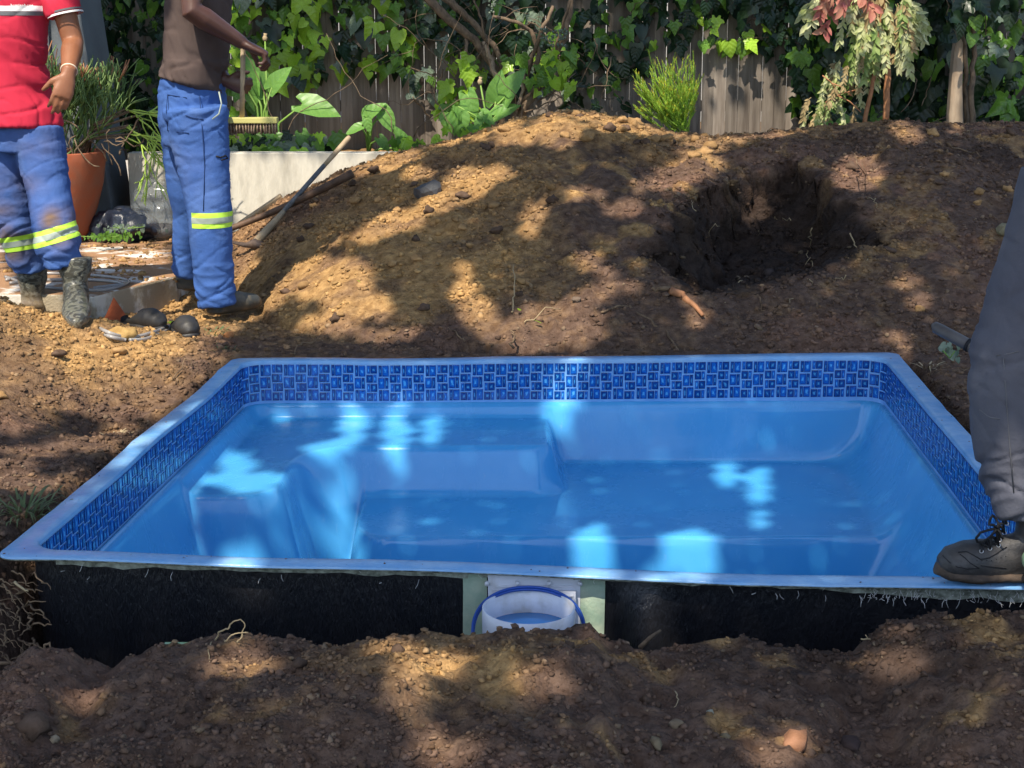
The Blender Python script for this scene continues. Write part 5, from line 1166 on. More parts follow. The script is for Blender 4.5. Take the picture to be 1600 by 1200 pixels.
# ---- worker in red
t1 = thing('person', (-2.2, 6.8, 0), 'worker in red polo shirt, muddy blue trousers and camouflage gumboots at the left edge', 'person')
A = lambda px, py, Y: aty(px, py, Y)
shL, elL, wrL = A(84, -42, 6.82), A(114, 66, 6.80), A(107, 116, 6.62); shR, elR, wrR = A(-52, -42, 6.85), A(-82, 66, 6.85), A(-72, 150, 6.7)
hd = A(22, -152, 6.78); chest = A(16, 0, 6.84); pel = A(22, 185, 6.88)
mb = MB(); P_, R_h = head(mb, hd, (.35, -1), None)
mb.tube([hd + V(0, .02, -.04), A(18, -75, 6.84), chest], [.052, .06, .09], 14)
mb.tube([A(17, -45, 6.86), chest, A(16, 90, 6.86), pel], [(.16, .09), (.145, .105), (.13, .10), (.15, .11)], 20, ref=(1, 0, 0))
for s_, e_, w_ in ((shL, elL, wrL), (shR, elR, wrR)): mb.tube([s_, s_.lerp(e_, .35), s_.lerp(e_, .75), e_, e_.lerp(w_, .3), e_.lerp(w_, .75), w_], [.055, .056, .048, .046, .047, .036, .030], 14)
hand(mb, wrL, (A(94, 160, 6.58) - wrL), (-.45, .9, 0), (-1, -.3, 0), (.45, .35, .3, .35), 1.12, .5)
hand(mb, wrR, (0, -.1, -1), (1, 0, 0), (0, -1, 0), .4)
hipL, knL, anL = A(58, 215, 6.84), A(85, 352, 6.72), A(118, 450, 6.70); hipR, knR, anR = A(-8, 215, 6.88), A(28, 352, 6.90), A(50, 440, 6.98)
for h_, k_, a_ in ((hipL, knL, anL), (hipR, knR, anR)): mb.tube([h_, k_, a_], [.075, .055, .04], 12)
body1 = finish_body('body', mb, 'skin1', P_, R_h, t1)
mb = MB(); pts = []
br = [wrL.lerp(elL, .12) + (Quaternion((wrL - elL).normalized(), a) @ ((wrL - elL).cross(V(1, 0, 0)).normalized() * .0335)) for a in np.linspace(0, 6.28, 25)[:-1]]
mb.tube(br, .0035, 6, closed=True); mb.build('bracelet', M['bead'], t1)
# polo
mb = MB(); mb.tube([A(20, -62, 6.86), A(17, -45, 6.86), A(16, -10, 6.84), A(15, 40, 6.84), A(13, 90, 6.85), A(14, 140, 6.86), A(18, 195, 6.86)], [(.09, .075), (.175, .10), (.172, .125), (.165, .13), (.160, .13), (.182, .15), (.222, .175)], 28, ref=(1, 0, 0))
sl_end = shL.lerp(elL, .60) ; mb.tube([A(60, -52, 6.84), shL, shL.lerp(elL, .3), sl_end], [(.07, .07), (.076, .078), (.074, .074), (.074, .078)], 20)
sr_end = shR.lerp(elR, .6); mb.tube([A(-30, -52, 6.84), shR, shR.lerp(elR, .3), sr_end], [.07, .074, .072, .076], 20)
polo = fuse(mb, .0085, 3); wrinkle(polo, .011, 5, 13, 3, lambda co: .45 + .8 * np.exp(-((co[:, 0] - A(70, 60, 6.8).x) / .10) ** 2) + .4 * (co[:, 2] < 1.05), slant=.45); polo.materials.append(M['redpol'])
po = obj('polo_shirt', polo, t1)
zc = A(0, 15, 6.71).z
r_ = (A(-60, 0, 6.8).x, A(58, 0, 6.71).x)
cut_band(polo, zc - .006, zc + .016, .0018, 'whitecl', (0, 0), r_, 'white_stripe', po); cut_band(polo, zc - .024, zc - .007, .0018, 'greycl', (0, 0), r_, 'grey_stripe', po)
# sleeve trims: rings at the sleeve end
ax = (elL - shL).normalized()
for off, rr, th, mt in ((.0, .0775, .005, 'whitecl'), (-.012, .0775, .004, 'greycl')):
    c = sl_end + ax * off; u = ax.cross(V(0, 1, 0)).normalized(); w = ax.cross(u)
    mb = MB(); mb.tube([c + ax * -.004, c + ax * .004], [(rr, rr + .003)] * 2, 30, ref=u, cap=False); mb.build('sleeve_trim', M[mt], po)
cv = bpy.data.curves.new('t', 'FONT'); cv.body = 'hemisphere'; cv.size = .021; cv.space_character = 1.1; cv.offset = .0006; cv.extrude = .0
to = bpy.data.objects.new('t', cv); COL.objects.link(to); dg = bpy.context.evaluated_depsgraph_get(); dg.update(); tme = bpy.data.meshes.new_from_object(to.evaluated_get(dg)); bpy.data.objects.remove(to)
bvh = BVHTree.FromPolygons([v.co for v in polo.vertices], [p.vertices for p in polo.polygons])
x0 = A(16, 0, 6.71).x; x1 = A(47, 0, 6.71).x; z0 = A(0, 10.3, 6.71).z; wtx = max(v.co.x for v in tme.vertices); k_ = (x1 - x0) / wtx
for v in tme.vertices:
    q = V(x0 + v.co.x * k_, 6, z0 + v.co.y * k_); h = bvh.ray_cast(q, V(0, 1, 0)); v.co = V(q.x, (h[0].y if h[0] else 6.72) - .003, q.z)
tme.materials.append(M['whitecl']); obj('lettering', tme, po)
# trousers
def trousers(legs, pelvis, mt, amp, seed, zf, knees, vox=.0075):
    mb = MB(); mb.tube(*pelvis[0], 26, ref=pelvis[1])
    for pts, rad in legs: mb.tube(pts, rad, 22, ref=pelvis[1])
    me = fuse(mb, vox, 4); wrinkle(me, amp, 6, 15, seed, zf); me.materials.append(M[mt]); co = getco(me)
    base = np.array([.050, .115, .32]) if mt == 'trouser' else np.array([.1, .1, .13]); c = np.tile(base, (len(co), 1))
    worn = sstep(.0, .6, fbm(co[:, 0] * 6, co[:, 1] * 6, co[:, 2] * 4, 3, 91))[:, None] * .35; c = c * (1 - worn) + np.array([.12, .19, .38]) * worn
    d = np.zeros(len(co))
    for kx, kz, r, s in knees: d = np.maximum(d, s * np.exp(-((co[:, 0] - kx) / r) ** 2 - ((co[:, 2] - kz) / r) ** 2 * .8))
    d = np.clip(d * (.8 + .9 * fbm(co[:, 0] * 14, co[:, 1] * 14, co[:, 2] * 14, 3, 93)), 0, 1)[:, None]; c = c * (1 - d) + np.array([.17, .105, .062]) * d
    paint(me, c); return me
kz = A(88, 355, 6.65)
tm1 = trousers([([hipL + V(0, 0, .03), A(66, 250, 6.82), A(77, 300, 6.78), knL, A(92, 385, 6.70), A(98, 412, 6.71)], [(.115, .12), (.105, .11), (.092, .098), (.094, .098), (.100, .098), (.085, .088)]),
    ([hipR + V(0, 0, .03), A(4, 250, 6.88), A(15, 300, 6.88), knR, A(40, 385, 6.93), A(46, 415, 6.96)], [(.115, .12), (.105, .11), (.095, .098), (.092, .098), (.092, .095), (.083, .085)])],
    (([A(26, 165, 6.87), A(26, 200, 6.86), A(25, 235, 6.86)], [(.180, .13), (.195, .14), (.17, .13)]), (1, 0, 0)), 'trouser', .013, 5, lambda co: .5 + .9 * (co[:, 2] < .45), [(kz.x, kz.z, .07, 1.3), (A(12, 380, 6.8).x, A(12, 380, 6.8).z, .08, 1.2), (A(45, 280, 6.8).x, .6, .1, .4), (A(60, 230, 6.8).x, .8, .12, .25), (A(-5, 300, 6.8).x, .55, .12, .5)])
tr1 = obj('trousers', tm1, t1); xm = A(56, 365, 6.8).x; reflective(tm1, A(70, 372, 6.7).z - .012, (.28, 0), (xm, xm + .4), tr1, (A(70, 0, 6.7).x, 6.7)); reflective(tm1, A(30, 385, 6.85).z - .01, (.15, 0), (xm - .5, xm - .002), tr1, (A(30, 0, 6.9).x, 6.9))
for a_, tp, toe in ((anL, A(117, 402, 6.71), pxg(122, 512) + V(0, 0, -.012)), (anR, A(49, 405, 6.97), onz(52, 494, .0))):
    mb = MB(); a2 = V(a_.x, a_.y, toe.z + .09); boot(mb, a2, V(toe.x, toe.y - .02, toe.z), tp, .072, .058); me = fuse(mb, .007, 3); wrinkle(me, .006, 7, 22, 31, lambda co: (co[:, 2] > .1) * 1.0); me.materials.append(M['camo']); obj('gumboot', me, t1)

# ---- worker in brown
t2 = thing('person', (-1.42, 7.05, 0), 'worker in brown tee shirt and blue trousers standing in profile and holding a broom', 'person')
sh2, el2, wr2 = A(305, -95, 6.92), A(299, 16, 6.82), A(380, 68, 6.93); sh3, el3, wr3 = A(312, -95, 7.30), A(322, 96, 7.24), A(354, 127, 7.06)
hd = A(345, -215, 7.1); mb = MB(); P_, R_h = head(mb, hd, (1, -.15), None)
mb.tube([hd + V(-.02, 0, -.04), A(322, -135, 7.1), A(312, -60, 7.1)], [.052, .06, .09], 14)
mb.tube([A(312, -110, 7.1), A(312, -40, 7.1), A(308, 60, 7.1), A(303, 160, 7.08)], [(.16, .09), (.15, .11), (.12, .10), (.12, .09)], 20, ref=(0, 1, 0))
for s_, e_, w_ in ((sh2, el2, wr2), (sh3, el3, wr3)): mb.tube([s_, s_.lerp(e_, .4), s_.lerp(e_, .85), e_, e_.lerp(w_, .25), e_.lerp(w_, .7), w_], [.058, .056, .050, .049, .050, .038, .029], 14)
hand(mb, wr2, V(.9, .15, -.45), V(-.45, -.1, -1), (-.2, .9, -.3), (.95, 1.0, 1.05, 1.1), 1.22, .6)
hand(mb, wr3, V(1, -.25, -.25), V(.0, 1, .1), (0, 0, 1), (1.15, 1.2, 1.2, 1.2), 1.02, .9)
hp2, kn2, an2 = A(305, 175, 6.98), A(327, 330, 6.96), A(338, 455, 6.98); hp3, kn3, an3 = A(302, 175, 7.22), A(302, 330, 7.28), A(292, 430, 7.34)
for h_, k_, a_ in ((hp2, kn2, an2), (hp3, kn3, an3)): mb.tube([h_, k_, a_], [.06, .05, .04], 12)
finish_body('body', mb, 'skin2', P_, R_h, t2)
mb = MB(); mb.tube([A(318, -135, 7.1), A(314, -112, 7.1), A(312, -60, 7.1), A(311, 0, 7.1), A(309, 50, 7.1), A(305, 90, 7.1), A(300, 112, 7.09), A(302, 138, 7.08)], [(.08, .07), (.17, .105), (.185, .135), (.180, .146), (.175, .148), (.172, .142), (.182, .138), (.186, .136)], 28, ref=(0, 1, 0))
for s_, e_ in ((sh2, el2), (sh3, el3)): mb.tube([s_ + V(0, (.06 if s_ is sh2 else -.06), 0), s_, s_.lerp(e_, .45), s_.lerp(e_, .70)], [.07, .075, .07, .072], 18)
ts = fuse(mb, .0085, 3); wrinkle(ts, .014, 6, 8, 13, lambda co: .6 + .8 * (co[:, 2] < 1.15), slant=.8); 
co = getco(ts); k = sstep(1.12, .98, co[:, 2]); co[:, 2] += k * (co[:, 0] - A(300, 0, 7.1).x) * -.48; setco(ts, co); ts.materials.append(M['brownt']); obj('tee_shirt', ts, t2)
tm2 = trousers([([hp2 + V(0, 0, .02), A(314, 230, 6.98), A(323, 300, 6.97), kn2, A(331, 400, 6.97), A(336, 450, 6.98), A(340, 476, 6.98)], [(.115, .145), (.105, .128), (.10, .106), (.098, .100), (.093, .094), (.088, .088), (.084, .082)]),
    ([hp3 + V(0, 0, .02), A(296, 230, 7.22), A(297, 300, 7.25), kn3, A(298, 380, 7.3), A(294, 425, 7.33)], [(.115, .145), (.11, .13), (.10, .105), (.095, .095), (.09, .085), (.085, .075)])],
    (([A(300, 118, 7.09), A(301, 150, 7.09), A(303, 195, 7.09), A(306, 225, 7.09)], [(.165, .135), (.175, .152), (.18, .156), (.16, .145)]), (0, 1, 0)), 'trouser', .0115, 8, lambda co: .45 + .8 * (co[:, 2] < .25) + .5 * (co[:, 2] > .85), [(A(300, 250, 7).x, .7, .10, .12)])
tr2 = obj('trousers', tm2, t2); xm = A(291, 0, 7).x; reflective(tm2, A(0, 356, 6.9).z, (0, 0), (A(288, 0, 6.95).x, xm + .6), tr2, (xm, 7), 7.10); 
mb = MB(); tp = A(345, 150, 6.93); mb.tube([tp + V(.0, -.04, .02), tp + V(.012, -.055, -.03), tp + V(0, -.06, -.075), tp + V(-.03, -.062, -.098)], .0035, 6); mb.build('drawstring', M['silver'], t2)
bvh = BVHTree.FromPolygons([v.co for v in tm2.vertices], [p.vertices for p in tm2.polygons])
def on_tr(px, py): 
    o_ = V(0, 0, CAM_H); h = bvh.ray_cast(o_, ray(px, py).normalized()); return h[0] + V(0, -.003, 0) if h[0] else aty(px, py, 6.85)
for seg_ in ([(262, 148), (275, 150), (292, 153)], [(262, 204), (278, 206), (295, 208)], [(262, 148), (260, 175), (262, 204)], [(312, 150), (316, 200), (320, 260), (318, 330)], [(290, 180), (300, 184), (318, 187)]):
    mb = MB(); mb.tube([on_tr(*q_) for q_ in seg_], .0018, 5); mb.build('seam', M['navy'], tr2)
mb = MB(); ps_ = [on_tr(a, b) for a, b in ((338, 244), (345, 246), (353, 243), (356, 247), (346, 250))]; mb.tube(ps_, .004, 5); mb.build('torn_slit', M['lace'], tr2)
M['muddyboot'] = mat('muddy_gumboot', (.040, .043, .040), .5, .4, var=(.13, .105, .07), vscale=14, vmix=(.45, .7))
for a_, tp, toe in ((V(an2.x, an2.y, .09), A(338, 440, 6.98), onz(406, 478, .01)), (V(an3.x, an3.y, .12), A(292, 415, 7.34), V(an3.x + .22, an3.y, .05))):
    mb = MB(); boot(mb, a_, V(toe.x, toe.y, .05 if a_.z > .1 else .0), tp, .058, .052); me = fuse(mb, .007, 3); me.materials.append(M['muddyboot']); obj('gumboot', me, t2)
# broom
bt, bb = A(380, 68, 7.0), A(378, 186, 7.06); t = thing('broom', bb, 'broom with a yellowish head and dark bristles held upright by the worker in brown', 'broom')
mb = MB(); mb.tube([bt + V(0, 0, .0), bb], .0115, 12); mb.build('handle', M['handle_pale'], t)
b0, b1 = A(349, 181, 7.06), A(434, 190, 7.06); mb = MB(); d = (b1 - b0).normalized()
mb.box((b0.x, 7.03, bb.z - .018), (b1.x, 7.09, bb.z + .008)); me = mb.mesh('h', M['broom'], False); bevel(me, .004)
hb_ = obj('head', me, t)
mb = MB(); x = b0.x + .008
while x < b1.x - .006:
    for yy in (7.04, 7.06, 7.08): mb.tube([(x, yy, bb.z - .017), (x + random.gauss(0, .003), yy, bb.z - .06 - .008 * random.random())], [.0035, .0048], 5)
    x += .0135
mb.build('bristles', M['bristle'], t, kind='stuff')

# ---- person at the right edge
t3 = thing('person', (1.30, 3.50, 0), 'person in grey trousers with a laced work boot on the pool rim at right', 'person')
Fy = 3.50; zb = .004
X = lambda px, py: A(px, py, Fy).x; Z = lambda py: A(800, py, Fy).z
hd = V(1.22, 3.4, 1.62); mb = MB(); P_, R_h = head(mb, hd, (-1, .25), None)
mb.tube([hd + V(.02, 0, -.04), V(1.27, 3.4, 1.50), V(1.30, 3.38, 1.40)], [.052, .06, .09], 14)
mb.tube([V(1.31, 3.38, 1.42), V(1.31, 3.38, 1.28), V(1.31, 3.38, 1.1), V(1.31, 3.38, .93)], [(.16, .09), (.15, .11), (.13, .11), (.15, .11)], 20, ref=(0, 1, 0))
ar = [(V(1.34, 3.20, 1.40), V(1.42, 3.16, 1.14), V(1.40, 3.05, .90)), (V(1.34, 3.56, 1.40), V(1.44, 3.62, 1.14), V(1.36, 3.6, .90))]
for s_, e_, w_ in ar:
    mb.tube([s_, s_.lerp(e_, .4), s_.lerp(e_, .85), e_, e_.lerp(w_, .25), e_.lerp(w_, .7), w_], [.055, .052, .043, .043, .044, .032, .026], 14); hand(mb, w_, (-.2, 0, -1), (0, 1 if s_.y < 3.4 else -1, 0), (-1, 0, 0), .35)
for h_, k_, a_ in ((V(1.29, 3.49, .88), V(1.165, 3.50, .50), V(1.275, 3.50, .12)), (V(1.33, 3.28, .88), V(1.42, 3.24, .5), V(1.62, 3.26, .1))): mb.tube([h_, k_, a_], [.075, .055, .04], 12)
finish_body('body', mb, 'skin1', P_, R_h, t3)
mb = MB(); mb.tube([V(1.30, 3.38, 1.46), V(1.31, 3.38, 1.42), V(1.315, 3.38, 1.28), V(1.32, 3.38, 1.1), V(1.315, 3.38, .97)], [(.08, .07), (.17, .105), (.18, .14), (.17, .150), (.185, .160)], 26, ref=(0, 1, 0))
for s_, e_, w_ in ar: mb.tube([s_ + V(-.02, .05 if s_.y < 3.4 else -.05, 0), s_, s_.lerp(e_, .5), e_, e_.lerp(w_, .9)], [.07, .072, .066, .06, .05], 18)
ts = fuse(mb, .009, 3); wrinkle(ts, .009, 5, 11, 23); ts.materials.append(M['navy']); obj('shirt', ts, t3)
def lx(l, r, py, Y=3.50): a = A(l, py, Y); b = A(r, py, Y); return V((a.x + b.x) / 2, Y, a.z), (b.x - a.x) / 2
prof = [(1597, 1716, 265), (1585, 1708, 330), (1562, 1692, 410), (1540, 1672, 480), (1519, 1656, 550), (1514, 1650, 610), (1520, 1652, 670), (1532, 1658, 730), (1540, 1662, 765), (1556, 1664, 786)]
pts = []; rad = []
for l, r, py in prof: c, h = lx(l, r, py); pts.append(c); rad.append((.095 if py < 700 else .082, h))
mb_legs = [(pts[::1], rad), ([V(1.345, 3.27, .90), V(1.40, 3.25, .70), V(1.43, 3.24, .5), V(1.53, 3.25, .28), V(1.60, 3.26, .13)], [(.10, .11), (.095, .10), (.085, .09), (.08, .085), (.075, .085)])]
tm3 = trousers(mb_legs, (([V(1.315, 3.38, 1.02), V(1.315, 3.38, .95), V(1.32, 3.38, .86)], [(.165, .145), (.175, .155), (.16, .145)]), (0, 1, 0)), 'greytr', .012, 15, lambda co: .45 + 1.5 * np.exp(-((co[:, 2] - .22) / .10) ** 2) + .5 * np.exp(-((co[:, 2] - .62) / .1) ** 2), [], .007)
tr3 = obj('trousers', tm3, t3)
bvh3 = BVHTree.FromPolygons([v.co for v in tm3.vertices], [p.vertices for p in tm3.polygons])
for seg_ in ([(1568, 560), (1572, 620), (1578, 700), (1584, 770)], [(1556, 556), (1574, 553), (1592, 549)], [(1530, 640), (1546, 652), (1562, 655)]):
    mb = MB(); pp_ = []
    for q_ in seg_:
        h = bvh3.ray_cast(V(0, 0, CAM_H), ray(*q_).normalized()); pp_.append(h[0] + V(0, -.0005, 0) if h[0] else aty(*q_, 3.42))
    mb.tube(pp_, .0016, 5); mb.build('seam', M['greycl'], tr3)
# laced work boot, facing left (-x), sole on the rim
def work_boot(ox, oy, oz, detail=True):
    B = obj_thing = None
    P = lambda x, y, z: V(ox - x, oy + y, oz + z)              # x forward from the heel
    mb = MB()
    mb.tube([P(-.005, 0, .045), P(.03, 0, .05), P(.08, 0, .052), P(.13, 0, .052), P(.18, 0, .050), P(.225, 0, .048), P(.262, 0, .043), P(.286, 0, .036)], [(.022, .028), (.032, .042), (.036, .046), (.040, .050), (.047, .052), (.050, .050), (.045, .040), (.022, .020)], 24, ref=(0, 1, 0))
    mb.tube([P(.050, 0, .04), P(.052, 0, .09), P(.056, 0, .13), P(.056, 0, .17)], [(.036, .058), (.036, .056), (.036, .053), (.040, .054)], 24, ref=(0, 1, 0))
    mb.tube([P(.08, 0, .085), P(.13, 0, .082), P(.17, 0, .07)], [(.030, .035), (.032, .032), (.03, .03)], 18, ref=(0, 1, 0))
    me = fuse(mb, .0045, 3); wrinkle(me, .0022, 12, 30, 41); me.materials.append(M['leather']); up = obj('boot', me, t3)
    mb = MB(); mb.tube([P(-.022, 0, .016), P(.0, 0, .014), P(.06, 0, .014), P(.11, 0, .016), P(.2, 0, .017), P(.255, 0, .022), P(.292, 0, .034)], [(.020, .016), (.038, .016), (.040, .016), (.042, .016), (.054, .018), (.048, .020), (.020, .018)], 22, ref=(0, 1, 0))
    me = fuse(mb, .0045, 2); wrinkle(me, .0025, 30, 30, 43); me.materials.append(M['sole']); obj('sole', me, up)
    if not detail: return up
    bv = BVHTree.FromPolygons([v.co for v in up.data.vertices], [p.vertices for p in up.data.polygons])
    def S(px, py, off=.003):
        h = bv.ray_cast(V(0, 0, CAM_H), ray(px, py).normalized()); return (h[0] + h[1] * off) if h[0] else aty(px, py, oy - .03)
    def line(nm, ps, r, mt, off=.001): mb = MB(); mb.tube([S(a, b, off) for a, b in ps], r, 6); mb.build(nm, M[mt], up)
    line('stitching', [(1497, 863), (1510, 862), (1522, 868), (1532, 874), (1545, 872), (1556, 866), (1564, 860), (1573, 855)], .0014, 'lace'); line('stitching', [(1473, 868), (1483, 878), (1496, 886), (1512, 889), (1530, 888)], .0012, 'lace'); line('stitching', [(1500, 866), (1508, 872), (1516, 880), (1530, 888)], .0012, 'lace')
    line('stitching', [(1532, 884), (1550, 886), (1572, 888)], .0012, 'lace')
    for k in range(7): a, b = 1526 + k * 7.5, 876 - max(0, k - 3) * 2.2; line('vent_hole', [(a, b), (a + 1, b)], .0016, 'lace', 0)
    eye = [(1533, 862), (1546, 858), (1560, 853), (1562, 845), (1570, 835), (1573, 818)]
    eye2 = [(1530, 850), (1541, 846), (1549, 838), (1556, 828), (1561, 818), (1566, 808)]
    for a, b in eye:
        p = S(a, b, .003); n_ = V(-.2, -1, .3).normalized(); u = n_.cross(V(0, 0, 1)).normalized(); w = n_.cross(u); mb = MB(); mb.tube([p + u * .0042 * math.cos(q) + w * .0042 * math.sin(q) for q in np.linspace(0, 6.28, 13)[:-1]], .0012, 5, closed=True); mb.build('eyelet', M['metal'], up)
    for k in range(6): line('lace', [eye[k], ((eye[k][0] + eye2[k][0]) / 2, (eye[k][1] + eye2[k][1]) / 2 - 2), eye2[k]], .0030, 'lace', .004)
    for k in range(5): line('lace', [eye[k], eye2[k + 1]], .0028, 'lace', .005)
    for k in range(5): line('lace', [eye2[k], eye[k + 1]], .0028, 'lace', .006)
    kx, ky = 1557, 826; K = aty(kx, ky, oy - .035)
    for lp in ([(1557, 826), (1545, 828), (1532, 832), (1525, 841), (1527, 847), (1537, 846), (1548, 838), (1557, 827)], [(1557, 824), (1552, 820), (1545, 820), (1547, 812), (1551, 805), (1556, 810), (1560, 818), (1558, 825)], [(1557, 826), (1563, 832), (1567, 842)]):
        sm = []; q_ = [aty(a, b, oy - .045 - .008 * math.sin(i)) for i, (a, b) in enumerate(lp)]
        for i in range(len(q_) - 1): sm += [q_[i].lerp(q_[i + 1], .0), q_[i].lerp(q_[i + 1], .5)]
        sm.append(q_[-1]); mb = MB(); mb.tube(sm, .0030, 7); mb.build('lace_loop', M['lace'], up)
    mb = MB(); mb.ball(K, (.009, .007, .007), 10); mb.build('lace_knot', M['lace'], up)
    mb = MB(); mb.tube([S(1566, 795, .004), S(1574, 800, .004), S(1580, 806, .004)], .003, 6); mb.build('red_tag', M['redpol'], up)
    return up
work_boot(1.312, 3.495, .000); work_boot(1.66, 3.27, -.03, False)
# green object at the right edge
c = aty(1618, 876, 3.40); mb = MB(); mb.tube([c + V(.12, 0, -.005), c + V(.02, 0, 0), c + V(-.014, 0, .002), c + V(-.028, 0, .002)], [.038, .038, .033, .014], 20); tag(mb.build('green_bottle', M['green_pl']), 'rounded green and pale plastic container beside the heel of the work boot', 'container')
# ------------------------------------------------------------------ shade tree: its crown has the gaps that the dappled light needs
ELL = [(545, 450, 44, 52, 0), (495, 430, 44, 34, 0), (590, 478, 30, 20, 0), (430, 450, 26, 30, 0), (520, 500, 50, 12, 0), (620, 345, 70, 18, -20), (735, 285, 42, 26, -10), (690, 312, 40, 16, -10), (780, 268, 22, 12, 0), (600, 252, 70, 14, -12), (655, 268, 24, 10, 0),
 (835, 335, 18, 22, 0), (915, 302, 30, 12, 5), (975, 322, 30, 14, -10), (860, 190, 40, 14, -25), (905, 180, 60, 10, 0), (880, 208, 26, 20, 0), (960, 195, 60, 10, 5), (1070, 268, 60, 26, -20), (1100, 235, 35, 22, 0), (1125, 215, 45, 10, 0), (1180, 322, 22, 22, 0), (1345, 268, 42, 28, 0), (1420, 205, 30, 14, 20), (1005, 290, 20, 8, 0),
 (922, 402, 24, 14, 0), (930, 458, 42, 16, -20), (872, 498, 75, 28, 0), (820, 520, 40, 26, 0), (900, 520, 55, 18, 0), (725, 445, 16, 34, 0), (735, 470, 12, 30, 0), (830, 355, 16, 14, 0), (760, 500, 20, 30, 0), (640, 515, 20, 8, 0), (590, 520, 30, 8, 0),
 (1420, 438, 22, 9, 0), (1440, 470, 20, 9, 10), (1395, 520, 18, 10, 10), (1412, 545, 14, 8, 0), (1078, 455, 14, 20, 10), (1085, 490, 18, 14, 40), (1200, 210, 30, 6, 0), (950, 425, 18, 8, 0), (990, 448, 14, 8, 0),
 (150, 620, 120, 25, 8), (40, 650, 45, 22, 0), (190, 640, 22, 10, 40), (245, 590, 60, 30, 0), (195, 665, 24, 18, 45), (60, 700, 40, 9, 0), (170, 690, 55, 14, 0), (60, 752, 90, 10, 0), (20, 730, 35, 16, 0), (310, 575, 40, 25, -30),
 (385, 1030, 46, 20, 5), (650, 1045, 26, 34, 0), (700, 1030, 34, 20, 0), (655, 1080, 34, 16, 0), (840, 1045, 34, 8, 5), (135, 1087, 34, 11, 5), (690, 1160, 60, 12, 10), (1225, 1172, 42, 22, 20), (1392, 1028, 46, 12, 0), (620, 1008, 26, 8, 0), (885, 1065, 20, 12, 0),
 (888, 590, 20, 34, 0), (870, 625, 24, 26, -8), (555, 665, 20, 32, 0), (622, 672, 19, 38, 0), (678, 668, 14, 18, 0), (515, 697, 38, 9, -12), (300, 600, 42, 14, -42), (235, 745, 30, 30, -50), (275, 752, 44, 14, -20), (388, 750, 50, 15, 4), (370, 720, 34, 14, 15), (455, 830, 18, 34, 0), (535, 778, 18, 40, 10), (525, 826, 44, 10, 0), (540, 855, 34, 7, 5), (385, 868, 34, 16, 0),
 (1138, 738, 17, 20, 0), (1186, 756, 20, 28, 0), (1188, 808, 11, 16, 0), (925, 850, 22, 34, 5), (1072, 852, 50, 26, 0), (1072, 872, 30, 14, 0), (440, 650, 10, 5, 0), (930, 892, 30, 10, 0), (1062, 892, 50, 8, 0), (935, 968, 14, 32, 0), (1030, 970, 16, 30, 0),
 (1585, 738, 18, 60, 0), (1584, 860, 14, 26, 0), 
 (1035, 155, 70, 62, 0), (1390, 70, 46, 110, 0), (1300, 140, 48, 50, 0), (1290, 25, 55, 28, 0), (1430, 40, 20, 30, 0), (1495, 140, 10, 70, 0), (1230, 170, 30, 40, 0), (1120, 180, 40, 30, 0), (1175, 160, 30, 50, 0), (1080, 110, 14, 40, 0),
 (745, 90, 22, 24, 0), (820, 70, 30, 70, 0), (740, 165, 65, 55, 0), (790, 150, 50, 60, 0), (850, 125, 40, 30, 0), (700, 60, 40, 24, 35), (640, 60, 14, 20, 0), (640, 130, 14, 14, 0), (560, 130, 36, 16, 0), (650, 190, 40, 40, 0), (595, 180, 40, 55, 0), (932, 90, 12, 16, 0), (1100, 30, 16, 22, 0), (1175, 66, 10, 9, 0), (790, 30, 16, 12, 0), (690, 210, 40, 20, 0), (860, 160, 22, 14, 0), (880, 215, 16, 8, 0)]
POLY = [[(-60, -60), (420, -60), (530, -30), (540, 60), (640, 125), (650, 180), (650, 235), (600, 250), (470, 300), (420, 350), (400, 400), (450, 470), (300, 560), (260, 600), (120, 600), (60, 620), (-60, 650)]]
PATCHY = [[(520, -20), (660, -20), (660, 130), (520, 130)], [(900, -20), (1000, -20), (1000, 180), (930, 180)], [(1010, 60), (1260, 60), (1260, 210), (1010, 210)], [(1510, -20), (1600, -20), (1600, 190), (1510, 190)], [(640, 60), (900, 60), (900, 220), (640, 220)]]
SHADE = [(1580, 400, 60, 300), (225, 130, 28, 120)]
def inpoly(p, poly):
    x, y = p; c = False; j = len(poly) - 1
    for i in range(len(poly)):
        if (poly[i][1] > y) != (poly[j][1] > y) and x < (poly[j][0] - poly[i][0]) * (y - poly[i][1]) / (poly[j][1] - poly[i][1]) + poly[i][0]: c = not c
        j = i
    return c
def is_lit(px, py):
    w = 6 * noise.noise(Vector((px * .03, py * .03, 0))); w2 = 6 * noise.noise(Vector((px * .03, py * .03, 5)))
    x, y = px + w, py + w2
    for cx, cy, rx, ry, a in ELL:
        if abs(x - cx) > rx + ry or abs(y - cy) > rx + ry: continue
        ca, sa = math.cos(math.radians(a)), math.sin(math.radians(a)); u = (x - cx) * ca + (y - cy) * sa; v = -(x - cx) * sa + (y - cy) * ca
        if (u / rx) ** 2 + (v / ry) ** 2 < 1: return True
    for p in POLY:
        if inpoly((x, y), p): return not (150 < x < 262 and y < 250 and noise.noise(Vector((x * .03, y * .03, 9))) < .35 - (x > 215) * (y > 110) * .5)
    for k, p in enumerate(PATCHY):
        if inpoly((x, y), p): return noise.noise(Vector((px * .045, py * .045, 3.3 + k))) > (.22, .30, .10, .30, .10)[k]
    return False
bpy.context.view_layer.update()
